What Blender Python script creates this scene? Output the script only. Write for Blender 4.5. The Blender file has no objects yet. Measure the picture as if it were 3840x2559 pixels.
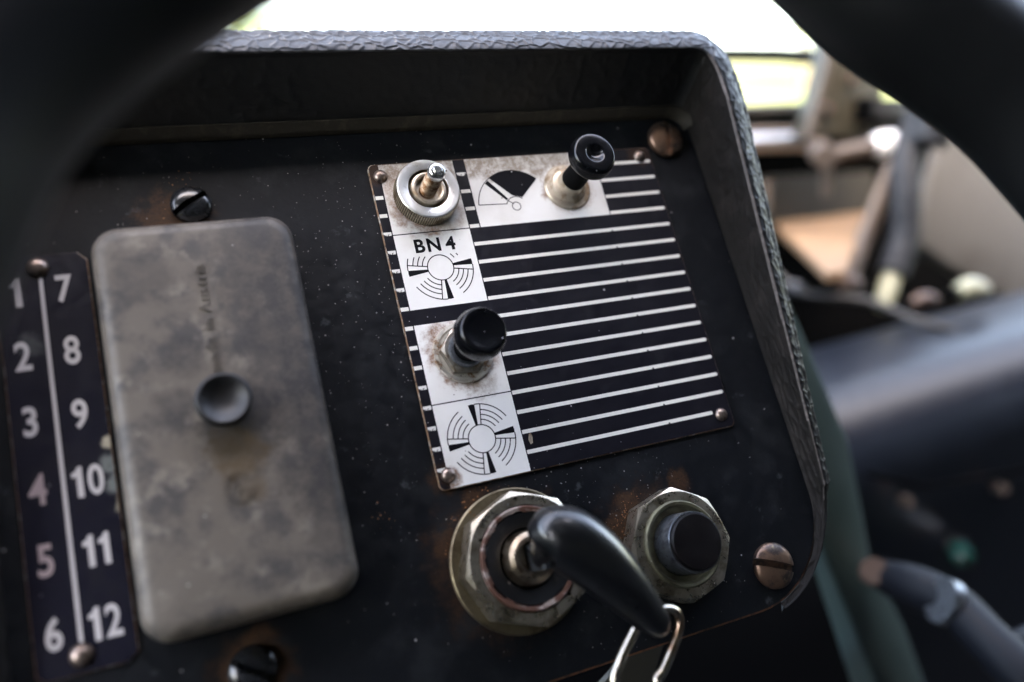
import bpy, bmesh, math, random
import numpy as np
from mathutils import Matrix, Vector

random.seed(7)
rng = np.random.default_rng(11)
S = bpy.context.scene
COL = S.collection
PI = math.pi

# ---------------------------------------------------------------- frame of the instrument panel
# panel coordinates (x right, y up along the panel face, z out of the face, metres) -> world
TILT = math.radians(30)
ORIGIN = Vector((0, 0, 2.0))
M = Matrix(((1, 0, 0, ORIGIN.x),
            (0, math.sin(TILT), -math.cos(TILT), ORIGIN.y),
            (0, math.cos(TILT), math.sin(TILT), ORIGIN.z),
            (0, 0, 0, 1)))

# ---------------------------------------------------------------- camera
cam_d = bpy.data.cameras.new("camera")
cam = bpy.data.objects.new("camera", cam_d)
COL.objects.link(cam)
cam_d.sensor_width = 36.0
cam_d.lens = 28.6641
cam_d.clip_start = 0.01
cam_d.clip_end = 2000
right = Vector((0.915503, -0.242488, 0.32102))
down = Vector((-0.143303, -0.942156, -0.302995))
fwd = Vector((0.375923, 0.231389, -0.897296))
R3 = Matrix((right, -down, -fwd)).transposed()
cm = Matrix.Translation(Vector((-0.056398, -0.094388, 0.183794))) @ R3.to_4x4()
cam.matrix_world = M @ cm
cam_d.dof.use_dof = True
cam_d.dof.focus_distance = 0.2035
cam_d.dof.aperture_fstop = 5.0
cam_d.dof.aperture_blades = 0
S.camera = cam

# ---------------------------------------------------------------- sky, sun, exposure
SUN_EL, SUN_AZ = math.radians(48), math.radians(186)     # azimuth clockwise from straight ahead
world = bpy.data.worlds.new("World")
S.world = world
world.use_nodes = True
wn = world.node_tree
sky = wn.nodes.new("ShaderNodeTexSky")
sky.sky_type = 'NISHITA'
sky.sun_disc = False
sky.sun_elevation = SUN_EL
sky.sun_rotation = SUN_AZ
sky.air_density = 1.0
sky.dust_density = 4.0
sky.ozone_density = 1.0
wn.links.new(sky.outputs[0], wn.nodes["Background"].inputs[0])
wn.nodes["Background"].inputs[1].default_value = 0.15
sun_d = bpy.data.lights.new("sun", 'SUN')
sun_d.energy = 3.2
sun_d.angle = math.radians(0.5)
sun_d.color = (1.0, 0.95, 0.87)
sun = bpy.data.objects.new("sun", sun_d)
COL.objects.link(sun)
sdir = Vector((math.sin(SUN_AZ) * math.cos(SUN_EL), math.cos(SUN_AZ) * math.cos(SUN_EL), math.sin(SUN_EL)))
sun.rotation_euler = sdir.to_track_quat('Z', 'Y').to_euler()
sun.location = sdir * 30
S.view_settings.view_transform = 'Standard'
S.view_settings.look = 'None'
S.view_settings.gamma = 1.0
S.view_settings.use_white_balance = True
S.view_settings.white_balance_temperature = 7950
S.view_settings.white_balance_tint = 12
S.view_settings.exposure = 4.5
S.cycles.max_bounces = 10
S.cycles.diffuse_bounces = 5
S.cycles.glossy_bounces = 5
S.cycles.transparent_max_bounces = 12
S.cycles.caustics_reflective = False
S.cycles.caustics_refractive = False
S.cycles.sample_clamp_indirect = 6.0

# ================================================================ helpers
def put(name, label=None, cat=None, base=(0, 0, 0), mesh=None, dash=True, rot=None, group=None, kind=None):
    """A top-level object (an Empty unless it has a mesh of its own) at its base point."""
    o = bpy.data.objects.new(name, mesh)
    COL.objects.link(o)
    m = Matrix.Translation(Vector(base))
    if rot is not None:
        m = m @ rot
    o.matrix_world = (M @ m) if dash else m
    if mesh is None:
        o.empty_display_size = 0.01
    if label: o['label'] = label
    if cat: o['category'] = cat
    if group: o['group'] = group
    if kind: o['kind'] = kind
    return o

def make_mesh(name, geo, mats, angle=35, smooth=True):
    v, f = geo[0], geo[1]
    me = bpy.data.meshes.new(name)
    me.from_pydata([tuple(map(float, p)) for p in v], [], [tuple(int(i) for i in q) for q in f])
    if not isinstance(mats, (list, tuple)):
        mats = [mats]
    for m in mats:
        me.materials.append(m)
    if len(geo) > 2:
        me.polygons.foreach_set('material_index', np.array(geo[2], dtype=np.int32))
    if smooth:
        me.polygons.foreach_set('use_smooth', np.ones(len(me.polygons), dtype=bool))
        me.update()
        me.set_sharp_from_angle(angle=math.radians(angle))
    me.update()
    return me

def part(name, geo, mats, parent, angle=35, label=None, kind=None, smooth=True, loc=None):
    o = bpy.data.objects.new(name, make_mesh(name, geo, mats, angle, smooth))
    COL.objects.link(o)
    o.parent = parent
    if loc is not None:
        o.location = loc
    if label: o['label'] = label
    if kind: o['kind'] = kind
    return o

def copy_part(o, parent, loc=None):
    c = o.copy()
    COL.objects.link(c)
    c.parent = parent
    if loc is not None:
        c.location = loc
    return c

def merge(*gs):
    V, F, I = [], [], []
    mi = any(len(g) > 2 for g in gs)
    for g in gs:
        n = len(V)
        V += [tuple(p) for p in g[0]]
        F += [tuple(i + n for i in q) for q in g[1]]
        I += list(g[2]) if len(g) > 2 else [0] * len(g[1])
    return (V, F, I) if mi else (V, F)

def shift(g, d=(0, 0, 0), rz=0.0, s=1.0):
    c, sn = math.cos(rz), math.sin(rz)
    V = [((x * c - y * sn) * s + d[0], (x * sn + y * c) * s + d[1], z * s + d[2]) for x, y, z in g[0]]
    return (V,) + tuple(g[1:])

def lathe(prof, n=64, rmod=None, capb=False, capt=True):
    """prof: (radius, z) from the bottom up; rmod(theta, row) multiplies the radius."""
    V, F = [], []
    for j, (r, z) in enumerate(prof):
        for i in range(n):
            t = 2 * PI * i / n
            k = rmod(t, j) if rmod else 1.0
            V.append((r * k * math.cos(t), r * k * math.sin(t), z))
    for j in range(len(prof) - 1):
        for i in range(n):
            a, b = j * n + i, j * n + (i + 1) % n
            F.append((a, b, b + n, a + n))
    if capt:
        V.append((0, 0, prof[-1][1])); c = len(V) - 1; o = (len(prof) - 1) * n
        F += [(o + i, o + (i + 1) % n, c) for i in range(n)]
    if capb:
        V.append((0, 0, prof[0][1])); c = len(V) - 1
        F += [((i + 1) % n, i, c) for i in range(n)]
    return V, F

def arc_prof(r0, z0, r1, z1, n=6, bulge=True):
    """quarter ellipse from (r0,z0) to (r1,z1); bulge = convex outwards."""
    out = []
    for i in range(n + 1):
        a = PI / 2 * i / n
        if bulge:
            out.append((r1 + (r0 - r1) * math.cos(a), z0 + (z1 - z0) * math.sin(a)))
        else:
            out.append((r0 + (r1 - r0) * math.sin(a), z1 + (z0 - z1) * math.cos(a)))
    return out

def prism(poly, z0, z1, bottom=True, side_mat=None):
    n = len(poly)
    V = [(x, y, z1) for x, y in poly] + [(x, y, z0) for x, y in poly]
    F = [tuple(range(n))]
    I = [0]
    for i in range(n):
        j = (i + 1) % n
        F.append((i, n + i, n + j, j))
        I.append(side_mat or 0)
    if bottom:
        F.append(tuple(range(2 * n - 1, n - 1, -1)))
        I.append(0)
    return V, F, I

def chamfered(poly, inset_poly, z0, z1, c):
    n = len(poly)
    V = [(x, y, z1) for x, y in inset_poly] + [(x, y, z1 - c) for x, y in poly] + [(x, y, z0) for x, y in poly]
    F, I = [tuple(range(n))], [0]
    for k in (0, n):
        for i in range(n):
            j = (i + 1) % n
            F.append((k + i, k + n + i, k + n + j, k + j)); I.append(1)
    return V, F, I

def rrect(x0, y0, x1, y1, r, n=8):
    """rounded rectangle, counter-clockwise; r is one radius or four (bl, br, tr, tl)."""
    if not isinstance(r, (list, tuple)):
        r = [r] * 4
    P = []
    for (cx, cy, rr, a0) in ((x0 + r[0], y0 + r[0], r[0], PI), (x1 - r[1], y0 + r[1], r[1], 1.5 * PI),
                             (x1 - r[2], y1 - r[2], r[2], 0), (x0 + r[3], y1 - r[3], r[3], PI / 2)):
        if rr <= 1e-9:
            P.append((cx, cy)); continue
        for i in range(n + 1):
            a = a0 + PI / 2 * i / n
            P.append((cx + rr * math.cos(a), cy + rr * math.sin(a)))
    return P

def bevelled(geo, width, seg=3, angle=30):
    bm = bmesh.new()
    vs = [bm.verts.new(p) for p in geo[0]]
    for f in geo[1]:
        bm.faces.new([vs[i] for i in f])
    bm.normal_update()
    ed = [e for e in bm.edges if len(e.link_faces) == 2 and e.calc_face_angle(0) > math.radians(angle)]
    bmesh.ops.bevel(bm, geom=ed, offset=width, segments=seg, profile=0.5, affect='EDGES', clamp_overlap=True)
    bm.verts.index_update()
    V = [tuple(v.co) for v in bm.verts]
    F = [tuple(v.index for v in f.verts) for f in bm.faces]
    bm.free()
    return V, F

def box(x0, y0, z0, x1, y1, z1, bev=0.0, seg=2):
    g = prism([(x0, y0), (x1, y0), (x1, y1), (x0, y1)], z0, z1)[:2]
    return bevelled(g, bev, seg) if bev else g

def tube(path, rad, n=16, caps=True, flat=None):
    """a tube swept along path; rad: one radius, or one per point, or (w, t) pairs with `flat` the thickness axis."""
    P = [Vector(p) for p in path]
    V, F = [], []
    up = Vector(flat) if flat else None
    prev = None
    for k, p in enumerate(P):
        t = (P[min(k + 1, len(P) - 1)] - P[max(k - 1, 0)]).normalized()
        if up is not None:
            a = t.cross(up).normalized()
            b = a.cross(t).normalized()
        else:
            if prev is None:
                prev = Vector((0, 0, 1)) if abs(t.z) < 0.9 else Vector((1, 0, 0))
            a = (prev - t * prev.dot(t)).normalized()
            prev = a
            b = t.cross(a)
        r = rad[k] if isinstance(rad, (list, tuple)) else rad
        w, h = r if isinstance(r, (list, tuple)) else (r, r)
        for i in range(n):
            th = 2 * PI * i / n
            V.append(tuple(p + a * (w * math.cos(th)) + b * (h * math.sin(th))))
    m = len(P)
    for k in range(m - 1):
        for i in range(n):
            j = (i + 1) % n
            F.append((k * n + i, k * n + j, (k + 1) * n + j, (k + 1) * n + i))
    if caps:
        F.append(tuple(range(n - 1, -1, -1)))
        F.append(tuple((m - 1) * n + i for i in range(n)))
    return V, F

def smooth_path(pts, k=6):
    """Catmull-Rom through the points (rows may hold extra values, interpolated alike)."""
    P = [np.array(p, float) for p in pts]
    out = []
    for i in range(len(P) - 1):
        p0, p1, p2, p3 = P[max(i - 1, 0)], P[i], P[i + 1], P[min(i + 2, len(P) - 1)]
        for j in range(k):
            t = j / k
            out.append(0.5 * ((2 * p1) + (p2 - p0) * t + (2 * p0 - 5 * p1 + 4 * p2 - p3) * t * t + (3 * p1 - p0 - 3 * p2 + p3) * t ** 3))
    out.append(P[-1])
    return out

def nut(sides, R, h, hole, rot, chamf=0.45, n=144, zb=0.0):
    """a chamfered n-sided nut with a hole; R is the corner radius."""
    ap = R * math.cos(PI / sides)
    V, F = [], []
    rows = 5
    for i in range(n):
        t = 2 * PI * i / n
        d = ((t - rot + PI / sides) % (2 * PI / sides)) - PI / sides
        ro = ap / math.cos(d)
        zs = h - (ro - ap * 0.985) * chamf
        ct, st = math.cos(t), math.sin(t)
        for r, z in ((ro, zb), (ro, zs), (ap * 0.985, h), (hole, h), (hole, zb)):
            V.append((r * ct, r * st, z))
    for i in range(n):
        j = (i + 1) % n
        for k in range(rows - 1):
            F.append((i * rows + k, j * rows + k, j * rows + k + 1, i * rows + k + 1))
    return V, F

def screw_head(R, rim, dome, slot_w, slot_d, ang, n=20):
    us = sorted(set([R * math.sin(PI / 2 * i / n) for i in range(-n, n + 1)]))
    cols = [(u, False) for u in us if u < -slot_w / 2 - 1e-6] + [(-slot_w / 2, False), (-slot_w / 2, True), (0, True), (slot_w / 2, True), (slot_w / 2, False)] + \
           [(u, False) for u in us if u > slot_w / 2 + 1e-6]
    m = 24
    V, F = [], []
    for u, sl in cols:
        L = math.sqrt(max(R * R - u * u, 0))
        for j in range(m + 1):
            v = L * math.sin(PI / 2 * (2 * j / m - 1))
            r2 = (u * u + v * v) / (R * R)
            z = rim + dome * math.sqrt(max(0, 1 - 0.97 * r2)) - dome * math.sqrt(0.03)
            if sl:
                z = rim + dome * 0.75 - slot_d
            V.append((v, -u, z))
    c = len(cols); w = m + 1
    for i in range(c - 1):
        for j in range(m):
            F.append((i * w + j, i * w + j + 1, (i + 1) * w + j + 1, (i + 1) * w + j))
    base = len(V)
    ring = [(i, 0) for i in range(c)] + [(i, m) for i in range(c - 1, -1, -1)]
    for i, j in ring:
        x, y, z = V[i * w + j]
        V.append((x, y, -0.0004))
    k = len(ring)
    for a in range(k):
        b = (a + 1) % k
        ia, ib = ring[a][0] * w + ring[a][1], ring[b][0] * w + ring[b][1]
        if ia != ib:
            F.append((ia, ib, base + b, base + a))
    return shift((V, F), rz=ang)

def text_geo(txt, size, bold=0.0, ext=0.0, sx=1.0, space=1.0):
    cu = bpy.data.curves.new("lettering", 'FONT')
    cu.body = txt
    cu.size = 1.0
    cu.offset = bold
    cu.extrude = 0.02
    cu.space_character = space
    cu.align_x = 'CENTER'
    cu.resolution_u = 6
    ob = bpy.data.objects.new("lettering", cu)
    COL.objects.link(ob)
    dg = bpy.context.evaluated_depsgraph_get()
    me = bpy.data.meshes.new_from_object(ob.evaluated_get(dg))
    co = np.array([v.co[:] for v in me.vertices])
    fs = [tuple(p.vertices) for p in me.polygons]
    bpy.data.objects.remove(ob); bpy.data.curves.remove(cu); bpy.data.meshes.remove(me)
    h = co[:, 1].max() - co[:, 1].min()
    k = size / h
    co[:, 0] -= (co[:, 0].max() + co[:, 0].min()) / 2
    co[:, 1] -= (co[:, 1].max() + co[:, 1].min()) / 2
    co[:, 0] *= k * sx
    co[:, 1] *= k
    co[:, 2] = np.where(co[:, 2] > 0, ext, 0.0)
    return [tuple(p) for p in co], fs

def number_geo(txt, h, bold, ext, sx):
    """pale numerals: a flagged 1 cut from straight strokes, the rest from the built-in lettering"""
    out, x = [], 0.0
    for ch in txt:
        if ch == "1":
            w = h * .44 * sx
            g = prism([(w * .42, 0), (w * .98, 0), (w * .98, h), (w * .60, h), (w * .36, h * .86), (0, h * .80), (0, h * .66), (w * .42, h * .68)][::1], 0, ext, bottom=False)[:2]
            g = ([(px, py - h / 2, pz) for px, py, pz in g[0]], g[1])
        else:
            g = text_geo(ch, h, bold, ext, sx)
            xs = [p[0] for p in g[0]]
            w = max(xs) - min(xs)
            g = shift(g, (w / 2, 0, 0))
        out.append(shift(g, (x, 0, 0)))
        x += w + h * .13
    W_ = x - h * .13
    return shift(merge(*out), (-W_ / 2, 0, 0))

def ring_arc(r, w, a0, a1, z0, z1, n=24):
    """flat printed arc (degrees)"""
    pts = []
    for i in range(n + 1):
        a = math.radians(a0 + (a1 - a0) * i / n)
        pts.append(((r + w / 2) * math.cos(a), (r + w / 2) * math.sin(a)))
    for i in range(n, -1, -1):
        a = math.radians(a0 + (a1 - a0) * i / n)
        pts.append(((r - w / 2) * math.cos(a), (r - w / 2) * math.sin(a)))
    if a1 < a0:
        pts = pts[::-1]
    # quads rather than one long n-gon
    V, F = [], []
    for i in range(n + 1):
        a = math.radians(a0 + (a1 - a0) * i / n)
        for rr in (r - w / 2, r + w / 2):
            V.append((rr * math.cos(a), rr * math.sin(a), z1))
    for i in range(n):
        q = (2 * i, 2 * i + 1, 2 * i + 3, 2 * i + 2)
        F.append(q if a1 > a0 else q[::-1])
    k = len(V)
    V += [(x, y, z0) for x, y, z in V]
    for i in range(n):
        F.append((2 * i + 1, k + 2 * i + 1, k + 2 * i + 3, 2 * i + 3))
        F.append((2 * i, 2 * i + 2, k + 2 * i + 2, k + 2 * i))
    F.append((0, 1, k + 1, k)); F.append((2 * n, k + 2 * n, k + 2 * n + 1, 2 * n + 1))
    return V, F

def stroke(p, q, w, z0, z1):
    d = Vector((q[0] - p[0], q[1] - p[1])).normalized()
    nx, ny = -d.y * w / 2, d.x * w / 2
    return prism([(p[0] - nx, p[1] - ny), (q[0] - nx, q[1] - ny), (q[0] + nx, q[1] + ny), (p[0] + nx, p[1] + ny)], z0, z1, bottom=False)[:2]

def pol(r, a):
    return (r * math.cos(math.radians(a)), r * math.sin(math.radians(a)))

# ================================================================ materials
def new_mat(name):
    m = bpy.data.materials.new(name)
    m.use_nodes = True
    nt = m.node_tree
    return m, nt, nt.nodes["Principled BSDF"]

def node(nt, t, ins=None, **kw):
    n = nt.nodes.new(t)
    for k, v in kw.items():
        setattr(n, k, v)
    for k, v in (ins or {}).items():
        s = n.inputs[k]
        if hasattr(v, 'is_linked') or isinstance(v, bpy.types.NodeSocket):
            nt.links.new(v, s)
        else:
            s.default_value = v
    return n

def math_(nt, op, a, b=None, clamp=False):
    n = node(nt, "ShaderNodeMath", operation=op, use_clamp=clamp)
    for i, v in enumerate((a, b)):
        if v is None: continue
        if isinstance(v, bpy.types.NodeSocket): nt.links.new(v, n.inputs[i])
        else: n.inputs[i].default_value = v
    return n.outputs[0]

def ramp(nt, v, lo, hi, a=0.0, b=1.0):
    n = node(nt, "ShaderNodeMapRange", interpolation_type='SMOOTHSTEP')
    nt.links.new(v, n.inputs[0])
    for i, x in zip((1, 2, 3, 4), (lo, hi, a, b)):
        n.inputs[i].default_value = x
    return n.outputs[0]

def mix(nt, fac, a, b):
    n = node(nt, "ShaderNodeMix", data_type='RGBA')
    for s, v in ((n.inputs[0], fac), (n.inputs[6], a), (n.inputs[7], b)):
        if isinstance(v, bpy.types.NodeSocket): nt.links.new(v, s)
        elif isinstance(v, (tuple, list)): s.default_value = (*v, 1)
        else: s.default_value = v
    return n.outputs[2]

def noise(nt, co, scale, detail=6, rough=0.6, stretch=None, dist=0.0):
    if stretch:
        mp = node(nt, "ShaderNodeMapping", {"Vector": co, "Scale": stretch})
        co = mp.outputs[0]
    return node(nt, "ShaderNodeTexNoise", {"Vector": co, "Scale": scale, "Detail": detail, "Roughness": rough, "Distortion": dist}).outputs[0]

def specks(nt, co, scale, size, keep):
    """round dust grains of uneven size; keep = share of cells that hold one"""
    v = node(nt, "ShaderNodeTexVoronoi", {"Vector": co, "Scale": scale})
    sep = node(nt, "ShaderNodeSeparateColor", {"Color": v.outputs["Color"]})
    on = math_(nt, 'LESS_THAN', sep.outputs[0], keep)
    rad = math_(nt, 'MULTIPLY', math_(nt, 'ADD', math_(nt, 'POWER', sep.outputs[1], 3.0), 0.25), size)
    hit = math_(nt, 'LESS_THAN', v.outputs["Distance"], rad)
    return math_(nt, 'MULTIPLY', on, hit)

def spot_mask(nt, co, spots, wob=0.35, nscale=300):
    """soft worn patches: list of (x, y, radius, strength)"""
    nz = math_(nt, 'SUBTRACT', noise(nt, co, nscale, 6, 0.7), 0.5)
    tot = None
    for x, y, r, s in spots:
        d = node(nt, "ShaderNodeVectorMath", operation='DISTANCE')
        fl = node(nt, "ShaderNodeVectorMath", {0: co, 1: (1, 1, 0)}, operation='MULTIPLY').outputs[0]
        nt.links.new(fl, d.inputs[0])
        d.inputs[1].default_value = (x, y, 0)
        dd = math_(nt, 'ADD', d.outputs["Value"], math_(nt, 'MULTIPLY', nz, r * wob * 4))
        f = ramp(nt, dd, r * 0.45, r, s, 0.0)
        tot = f if tot is None else math_(nt, 'MAXIMUM', tot, f)
    return tot

def make(name, base, rough=0.5, metal=0.0, var=None, var2=None, grit=None, spots=None, rspots=None, bump=None, bump2=None,
         coat=0.0, spec=0.5, rvar=0.0, fine=(1300, 0.35)):
    """var/var2: (colour, noise scale, lo, hi); grit: list of (voronoi scale, size, keep, colour, mask spots or None)"""
    m, nt, b = new_mat(name)
    co = node(nt, "ShaderNodeTexCoord").outputs["Object"]
    c = node(nt, "ShaderNodeRGB").outputs[0]
    c.default_value = (*base, 1)
    r = None
    for vv in (var, var2):
        if vv:
            st = vv[4] if len(vv) > 4 else None
            c = mix(nt, ramp(nt, noise(nt, co, vv[1], 8, 0.65, st), vv[2], vv[3]), c, vv[0])
    rust = None
    for colr, sp in (spots or []):
        k = spot_mask(nt, co, sp)
        fn = noise(nt, co, fine[0], 6, 0.8)
        k2 = math_(nt, 'MULTIPLY', k, ramp(nt, fn, 0.35, 0.6, fine[1], 1.0))
        c = mix(nt, k2, c, colr)
        rust = k2 if rust is None else math_(nt, 'MAXIMUM', rust, k2)
    gs = None
    for g in (grit or []):
        k = specks(nt, co, g[0], g[1], g[2])
        if len(g) > 4 and g[4]:
            k = math_(nt, 'MULTIPLY', k, math_(nt, 'GREATER_THAN', spot_mask(nt, co, g[4]), 0.3))
        c = mix(nt, k, c, g[3])
        gs = k if gs is None else math_(nt, 'MAXIMUM', gs, k)
    nt.links.new(c, b.inputs["Base Color"])
    b.inputs["Metallic"].default_value = metal
    if rust is not None and metal > 0.5:
        nt.links.new(math_(nt, 'SUBTRACT', metal, math_(nt, 'MULTIPLY', rust, 0.8)), b.inputs["Metallic"])
    rs = ramp(nt, noise(nt, co, 420, 6, 0.7), 0.3, 0.7, max(0.02, rough - rvar), rough + rvar)
    if gs is not None:
        rs = math_(nt, 'MAXIMUM', rs, math_(nt, 'MULTIPLY', gs, 0.8))
    if rust is not None:
        rs = math_(nt, 'MAXIMUM', rs, math_(nt, 'MULTIPLY', rust, 0.75))
    nt.links.new(rs, b.inputs["Roughness"])
    b.inputs["Coat Weight"].default_value = coat
    b.inputs["Coat Roughness"].default_value = 0.08
    b.inputs["Specular IOR Level"].default_value = spec
    nrm = None
    for bb in (bump, bump2):
        if bb:
            h = noise(nt, co, bb[0], 6, 0.65, bb[3] if len(bb) > 3 else None)
            bn = node(nt, "ShaderNodeBump", {"Height": h, "Strength": bb[1], "Distance": bb[2]})
            if nrm is not None: nt.links.new(nrm, bn.inputs["Normal"])
            nrm = bn.outputs[0]
    if gs is not None:
        bn = node(nt, "ShaderNodeBump", {"Height": gs, "Strength": 0.6, "Distance": 0.00008})
        if nrm is not None: nt.links.new(nrm, bn.inputs["Normal"])
        nrm = bn.outputs[0]
    if nrm is not None:
        nt.links.new(nrm, b.inputs["Normal"])
    return m

RUST = (0.20, 0.085, 0.035)
RUST2 = (0.30, 0.17, 0.09)
DUST = (0.42, 0.40, 0.37)
mm = 0.001

m_panel = make("black panel paint", (0.0050, 0.0060, 0.0078), 0.46, 0, spec=0.19, var=((0.0125, 0.0140, 0.0160), 75, 0.49, 0.68), var2=((0.036, 0.041, 0.044), 190, 0.62, 0.72),
               spots=[((0.070, 0.034, 0.016), [(.0365, -.0985, .0065, .95), (.0400, -.0925, .0045, .9), (-.0065, -.0915, .0050, .8), (.0015, -.0835, .0045, .8), (.0560, -.0905, .0045, .7), (-.0535, -.0065, .010, .9), (.0050, -.098, .0205, .55), (.0445, -.103, .0175, .55), (-.004, -.077, .005, .8), (-.0519, -.1062, .0098, .95)])],
               grit=[(1000, 0.13, 0.42, (0.30, 0.29, 0.27), [(-.030, .000, .075, 1), (.0, -.045, .045, 1), (.030, -.098, .05, 1), (-.012, -.085, .03, 1)]), (1300, 0.22, 0.30, (0.22, 0.21, 0.20), [(-.015, -.03, .035, 1), (.035, -.092, .03, 1)]),
                     (2300, 0.50, 0.55, (0.27, 0.125, 0.055), [(.0392, -.0938, .0028, 1), (.0362, -.0975, .0030, 1), (.0346, -.1020, .0030, 1), (.0346, -.1062, .0026, 1), (.0434, -.0912, .0020, .8), (.0040, -.0820, .0020, .9), (.0000, -.0840, .0022, .9), (-.0040, -.0875, .0022, .9), (-.0070, -.0925, .0020, .9)]),
                     (1700, 0.30, 0.40, (0.30, 0.15, 0.06), [(-.0560, -.008, .0085, .9), (-.0500, .0040, .004, .8), (.0085, -.0805, .005, .9), (.0300, -.100, .004, 1), (-.020, -.082, .004, .8)]),
                     (430, 0.10, 0.20, (0.36, 0.36, 0.35), None)],
               bump=(500, 0.25, 0.00025), rvar=0.12)
m_panel_edge = make("rusted sheet edge", (0.16, 0.062, 0.026), 0.8, 0, var=((0.05, 0.022, 0.012), 400, 0.45, 0.6), bump=(900, 0.5, 0.0003))
m_plate = make("black anodised plate", (0.0056, 0.0054, 0.0092), 0.40, 0, spec=0.25, var=((0.009, 0.0085, 0.012), 90, 0.45, 0.7),
               spots=[((0.05, 0.026, 0.014), [(-.0045, .002, .004, .9), (.0737, .002, .005, .8), (-.0033, -.0762, .0035, .8)])],
               grit=[(900, 0.15, 0.42, (0.42, 0.41, 0.39), [(.002, -.038, .012, 1), (.022, -.072, .014, 1), (.0, -.07, .02, 1)]), (380, 0.10, 0.25, (0.34, 0.34, 0.34), None)], rvar=0.1)
m_plate_edge = make("corroded plate edge", (0.22, 0.13, 0.075), 0.7, 0.2, var=((0.42, 0.39, 0.34), 500, 0.5, 0.62), var2=((0.03, 0.02, 0.015), 350, 0.55, 0.65))
WSTAIN = [((0.34, 0.20, 0.115), [(.007, -.0058, .0128, .85), (.0072, -.0482, .0100, .9), (.0479, -.0063, .0088, .9), (.0010, -.0015, .0065, .8)]),
          ((0.20, 0.085, 0.035), [(.0040, -.0455, .0078, .85), (.0072, -.0520, .0072, .7), (.0060, -.0125, .0050, .7), (.0012, -.0105, .0045, .6), (.0440, -.0065, .0050, .6), (-.0030, -.0772, .0034, .9)]),
          ((0.25, 0.19, 0.14), [(.013, .003, .0065, .85), (.022, .0022, .0055, .9), (.027, .0015, .0055, .9), (.033, .0024, .0055, .9), (.040, .0022, .0060, .9), (.047, .0030, .0060, .8), (.000, .0022, .0055, .9), (.010, -.056, .0058, .55)])]
m_white = make("bare aluminium print", (0.80, 0.79, 0.76), 0.40, 0.0, var=((0.71, 0.69, 0.65), 45, 0.45, 0.7), spots=WSTAIN,
               grit=[(900, 0.16, 0.35, (0.12, 0.08, 0.05), [(.0075, -.053, .012, 1), (.006, -.073, .012, .8), (.03, .0, .014, 1)]), (520, 0.11, 0.18, (0.10, 0.08, 0.06), None)],
               bump=(260, 0.06, 0.0002, (1, 14, 1)), fine=(520, 0.3))
m_ink = make("black print", (0.004, 0.004, 0.006), 0.5, 0, spec=0.1, grit=[(520, 0.12, 0.2, (0.5, 0.5, 0.48), None)])
m_stripe = make("bare stripe", (0.76, 0.745, 0.69), 0.4, 0.0, grit=[(420, 0.16, 0.12, (0.02, 0.02, 0.02), None)])
m_tick = make("worn stripe", (0.70, 0.69, 0.66), 0.45, 0.0, var=((0.015, 0.014, 0.016), 620, 0.54, 0.58))
m_zinc = make("dull zinc", (0.74, 0.74, 0.72), 0.34, 0.75, var=((0.52, 0.49, 0.42), 240, 0.55, 0.74), grit=[(900, 0.2, 0.12, (0.10, 0.08, 0.06), None)], rvar=0.07, bump=(700, 0.12, 0.00015))
m_groove = make("dirt and shade in the knurling", (0.030, 0.022, 0.014), 0.7, 0)  # groove shade put into the colour, along with dirt
m_knurl = make("knurled brass", (0.42, 0.38, 0.29), 0.38, 1.0, var=((0.14, 0.10, 0.06), 330, 0.48, 0.66), rvar=0.1)
m_chrome = make("polished steel", (0.86, 0.85, 0.82), 0.2, 1.0, var=((0.62, 0.58, 0.5), 500, 0.55, 0.7), rvar=0.04)
m_rustthread = make("rusty thread", (0.44, 0.33, 0.23), 0.46, 0.9, var=((0.16, 0.075, 0.032), 420, 0.42, 0.6), bump=(1600, 0.5, 0.0002))
m_brass = make("tarnished flange", (0.62, 0.54, 0.43), 0.42, 0.7, var=((0.30, 0.20, 0.12), 260, 0.42, 0.68), rvar=0.1)
m_bright_washer = make("bright toothed washer", (0.72, 0.68, 0.60), 0.36, 0.7, var=((0.34, 0.20, 0.11), 300, 0.5, 0.64), rvar=0.1)
m_washer = make("olive zinc washer", (0.19, 0.155, 0.10), 0.42, 0.85, var=((0.085, 0.06, 0.036), 110, 0.42, 0.66), grit=[(1300, 0.3, 0.4, (0.34, 0.18, 0.08), [(-.009, .009, .009, 1)])], rvar=0.1)
m_hexnut = make("dirty steel nut", (0.34, 0.32, 0.28), 0.40, 0.9, var=((0.20, 0.15, 0.10), 300, 0.45, 0.65), rvar=0.1)
m_nut = make("yellowed zinc nut", (0.54, 0.48, 0.385), 0.32, 0.92, var=((0.27, 0.225, 0.165), 170, 0.45, 0.66), var2=((0.60, 0.58, 0.52), 260, 0.60, 0.72), rvar=0.1, bump=(900, 0.2, 0.00005))
m_olive = make("olive recess", (0.17, 0.16, 0.10), 0.5, 0.5, var=((0.09, 0.08, 0.05), 220, 0.45, 0.65), grit=[(700, 0.16, 0.3, (0.42, 0.40, 0.34), None)])
m_rustring = make("flaking red ring", (0.115, 0.048, 0.030), 0.65, 0.1, var=((0.36, 0.28, 0.24), 150, 0.53, 0.60), bump=(500, 0.6, 0.0005))
m_barrel = make("black lock barrel", (0.010, 0.010, 0.011), 0.38, 0, var=((0.03, 0.026, 0.022), 300, 0.56, 0.7), grit=[(520, 0.16, 0.3, (0.25, 0.2, 0.16), None)], bump=(300, 0.4, 0.0004))
m_spindle = make("worn bronze spindle", (0.46, 0.36, 0.26), 0.34, 1.0, var=((0.19, 0.11, 0.065), 240, 0.45, 0.65), rvar=0.08)
m_gloss = make("glossy black bakelite", (0.0035, 0.0038, 0.005), 0.20, 0, coat=0.08, spec=0.4, grit=[(800, 0.13, 0.25, (0.5, 0.5, 0.5), None)], rvar=0.05)
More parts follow.
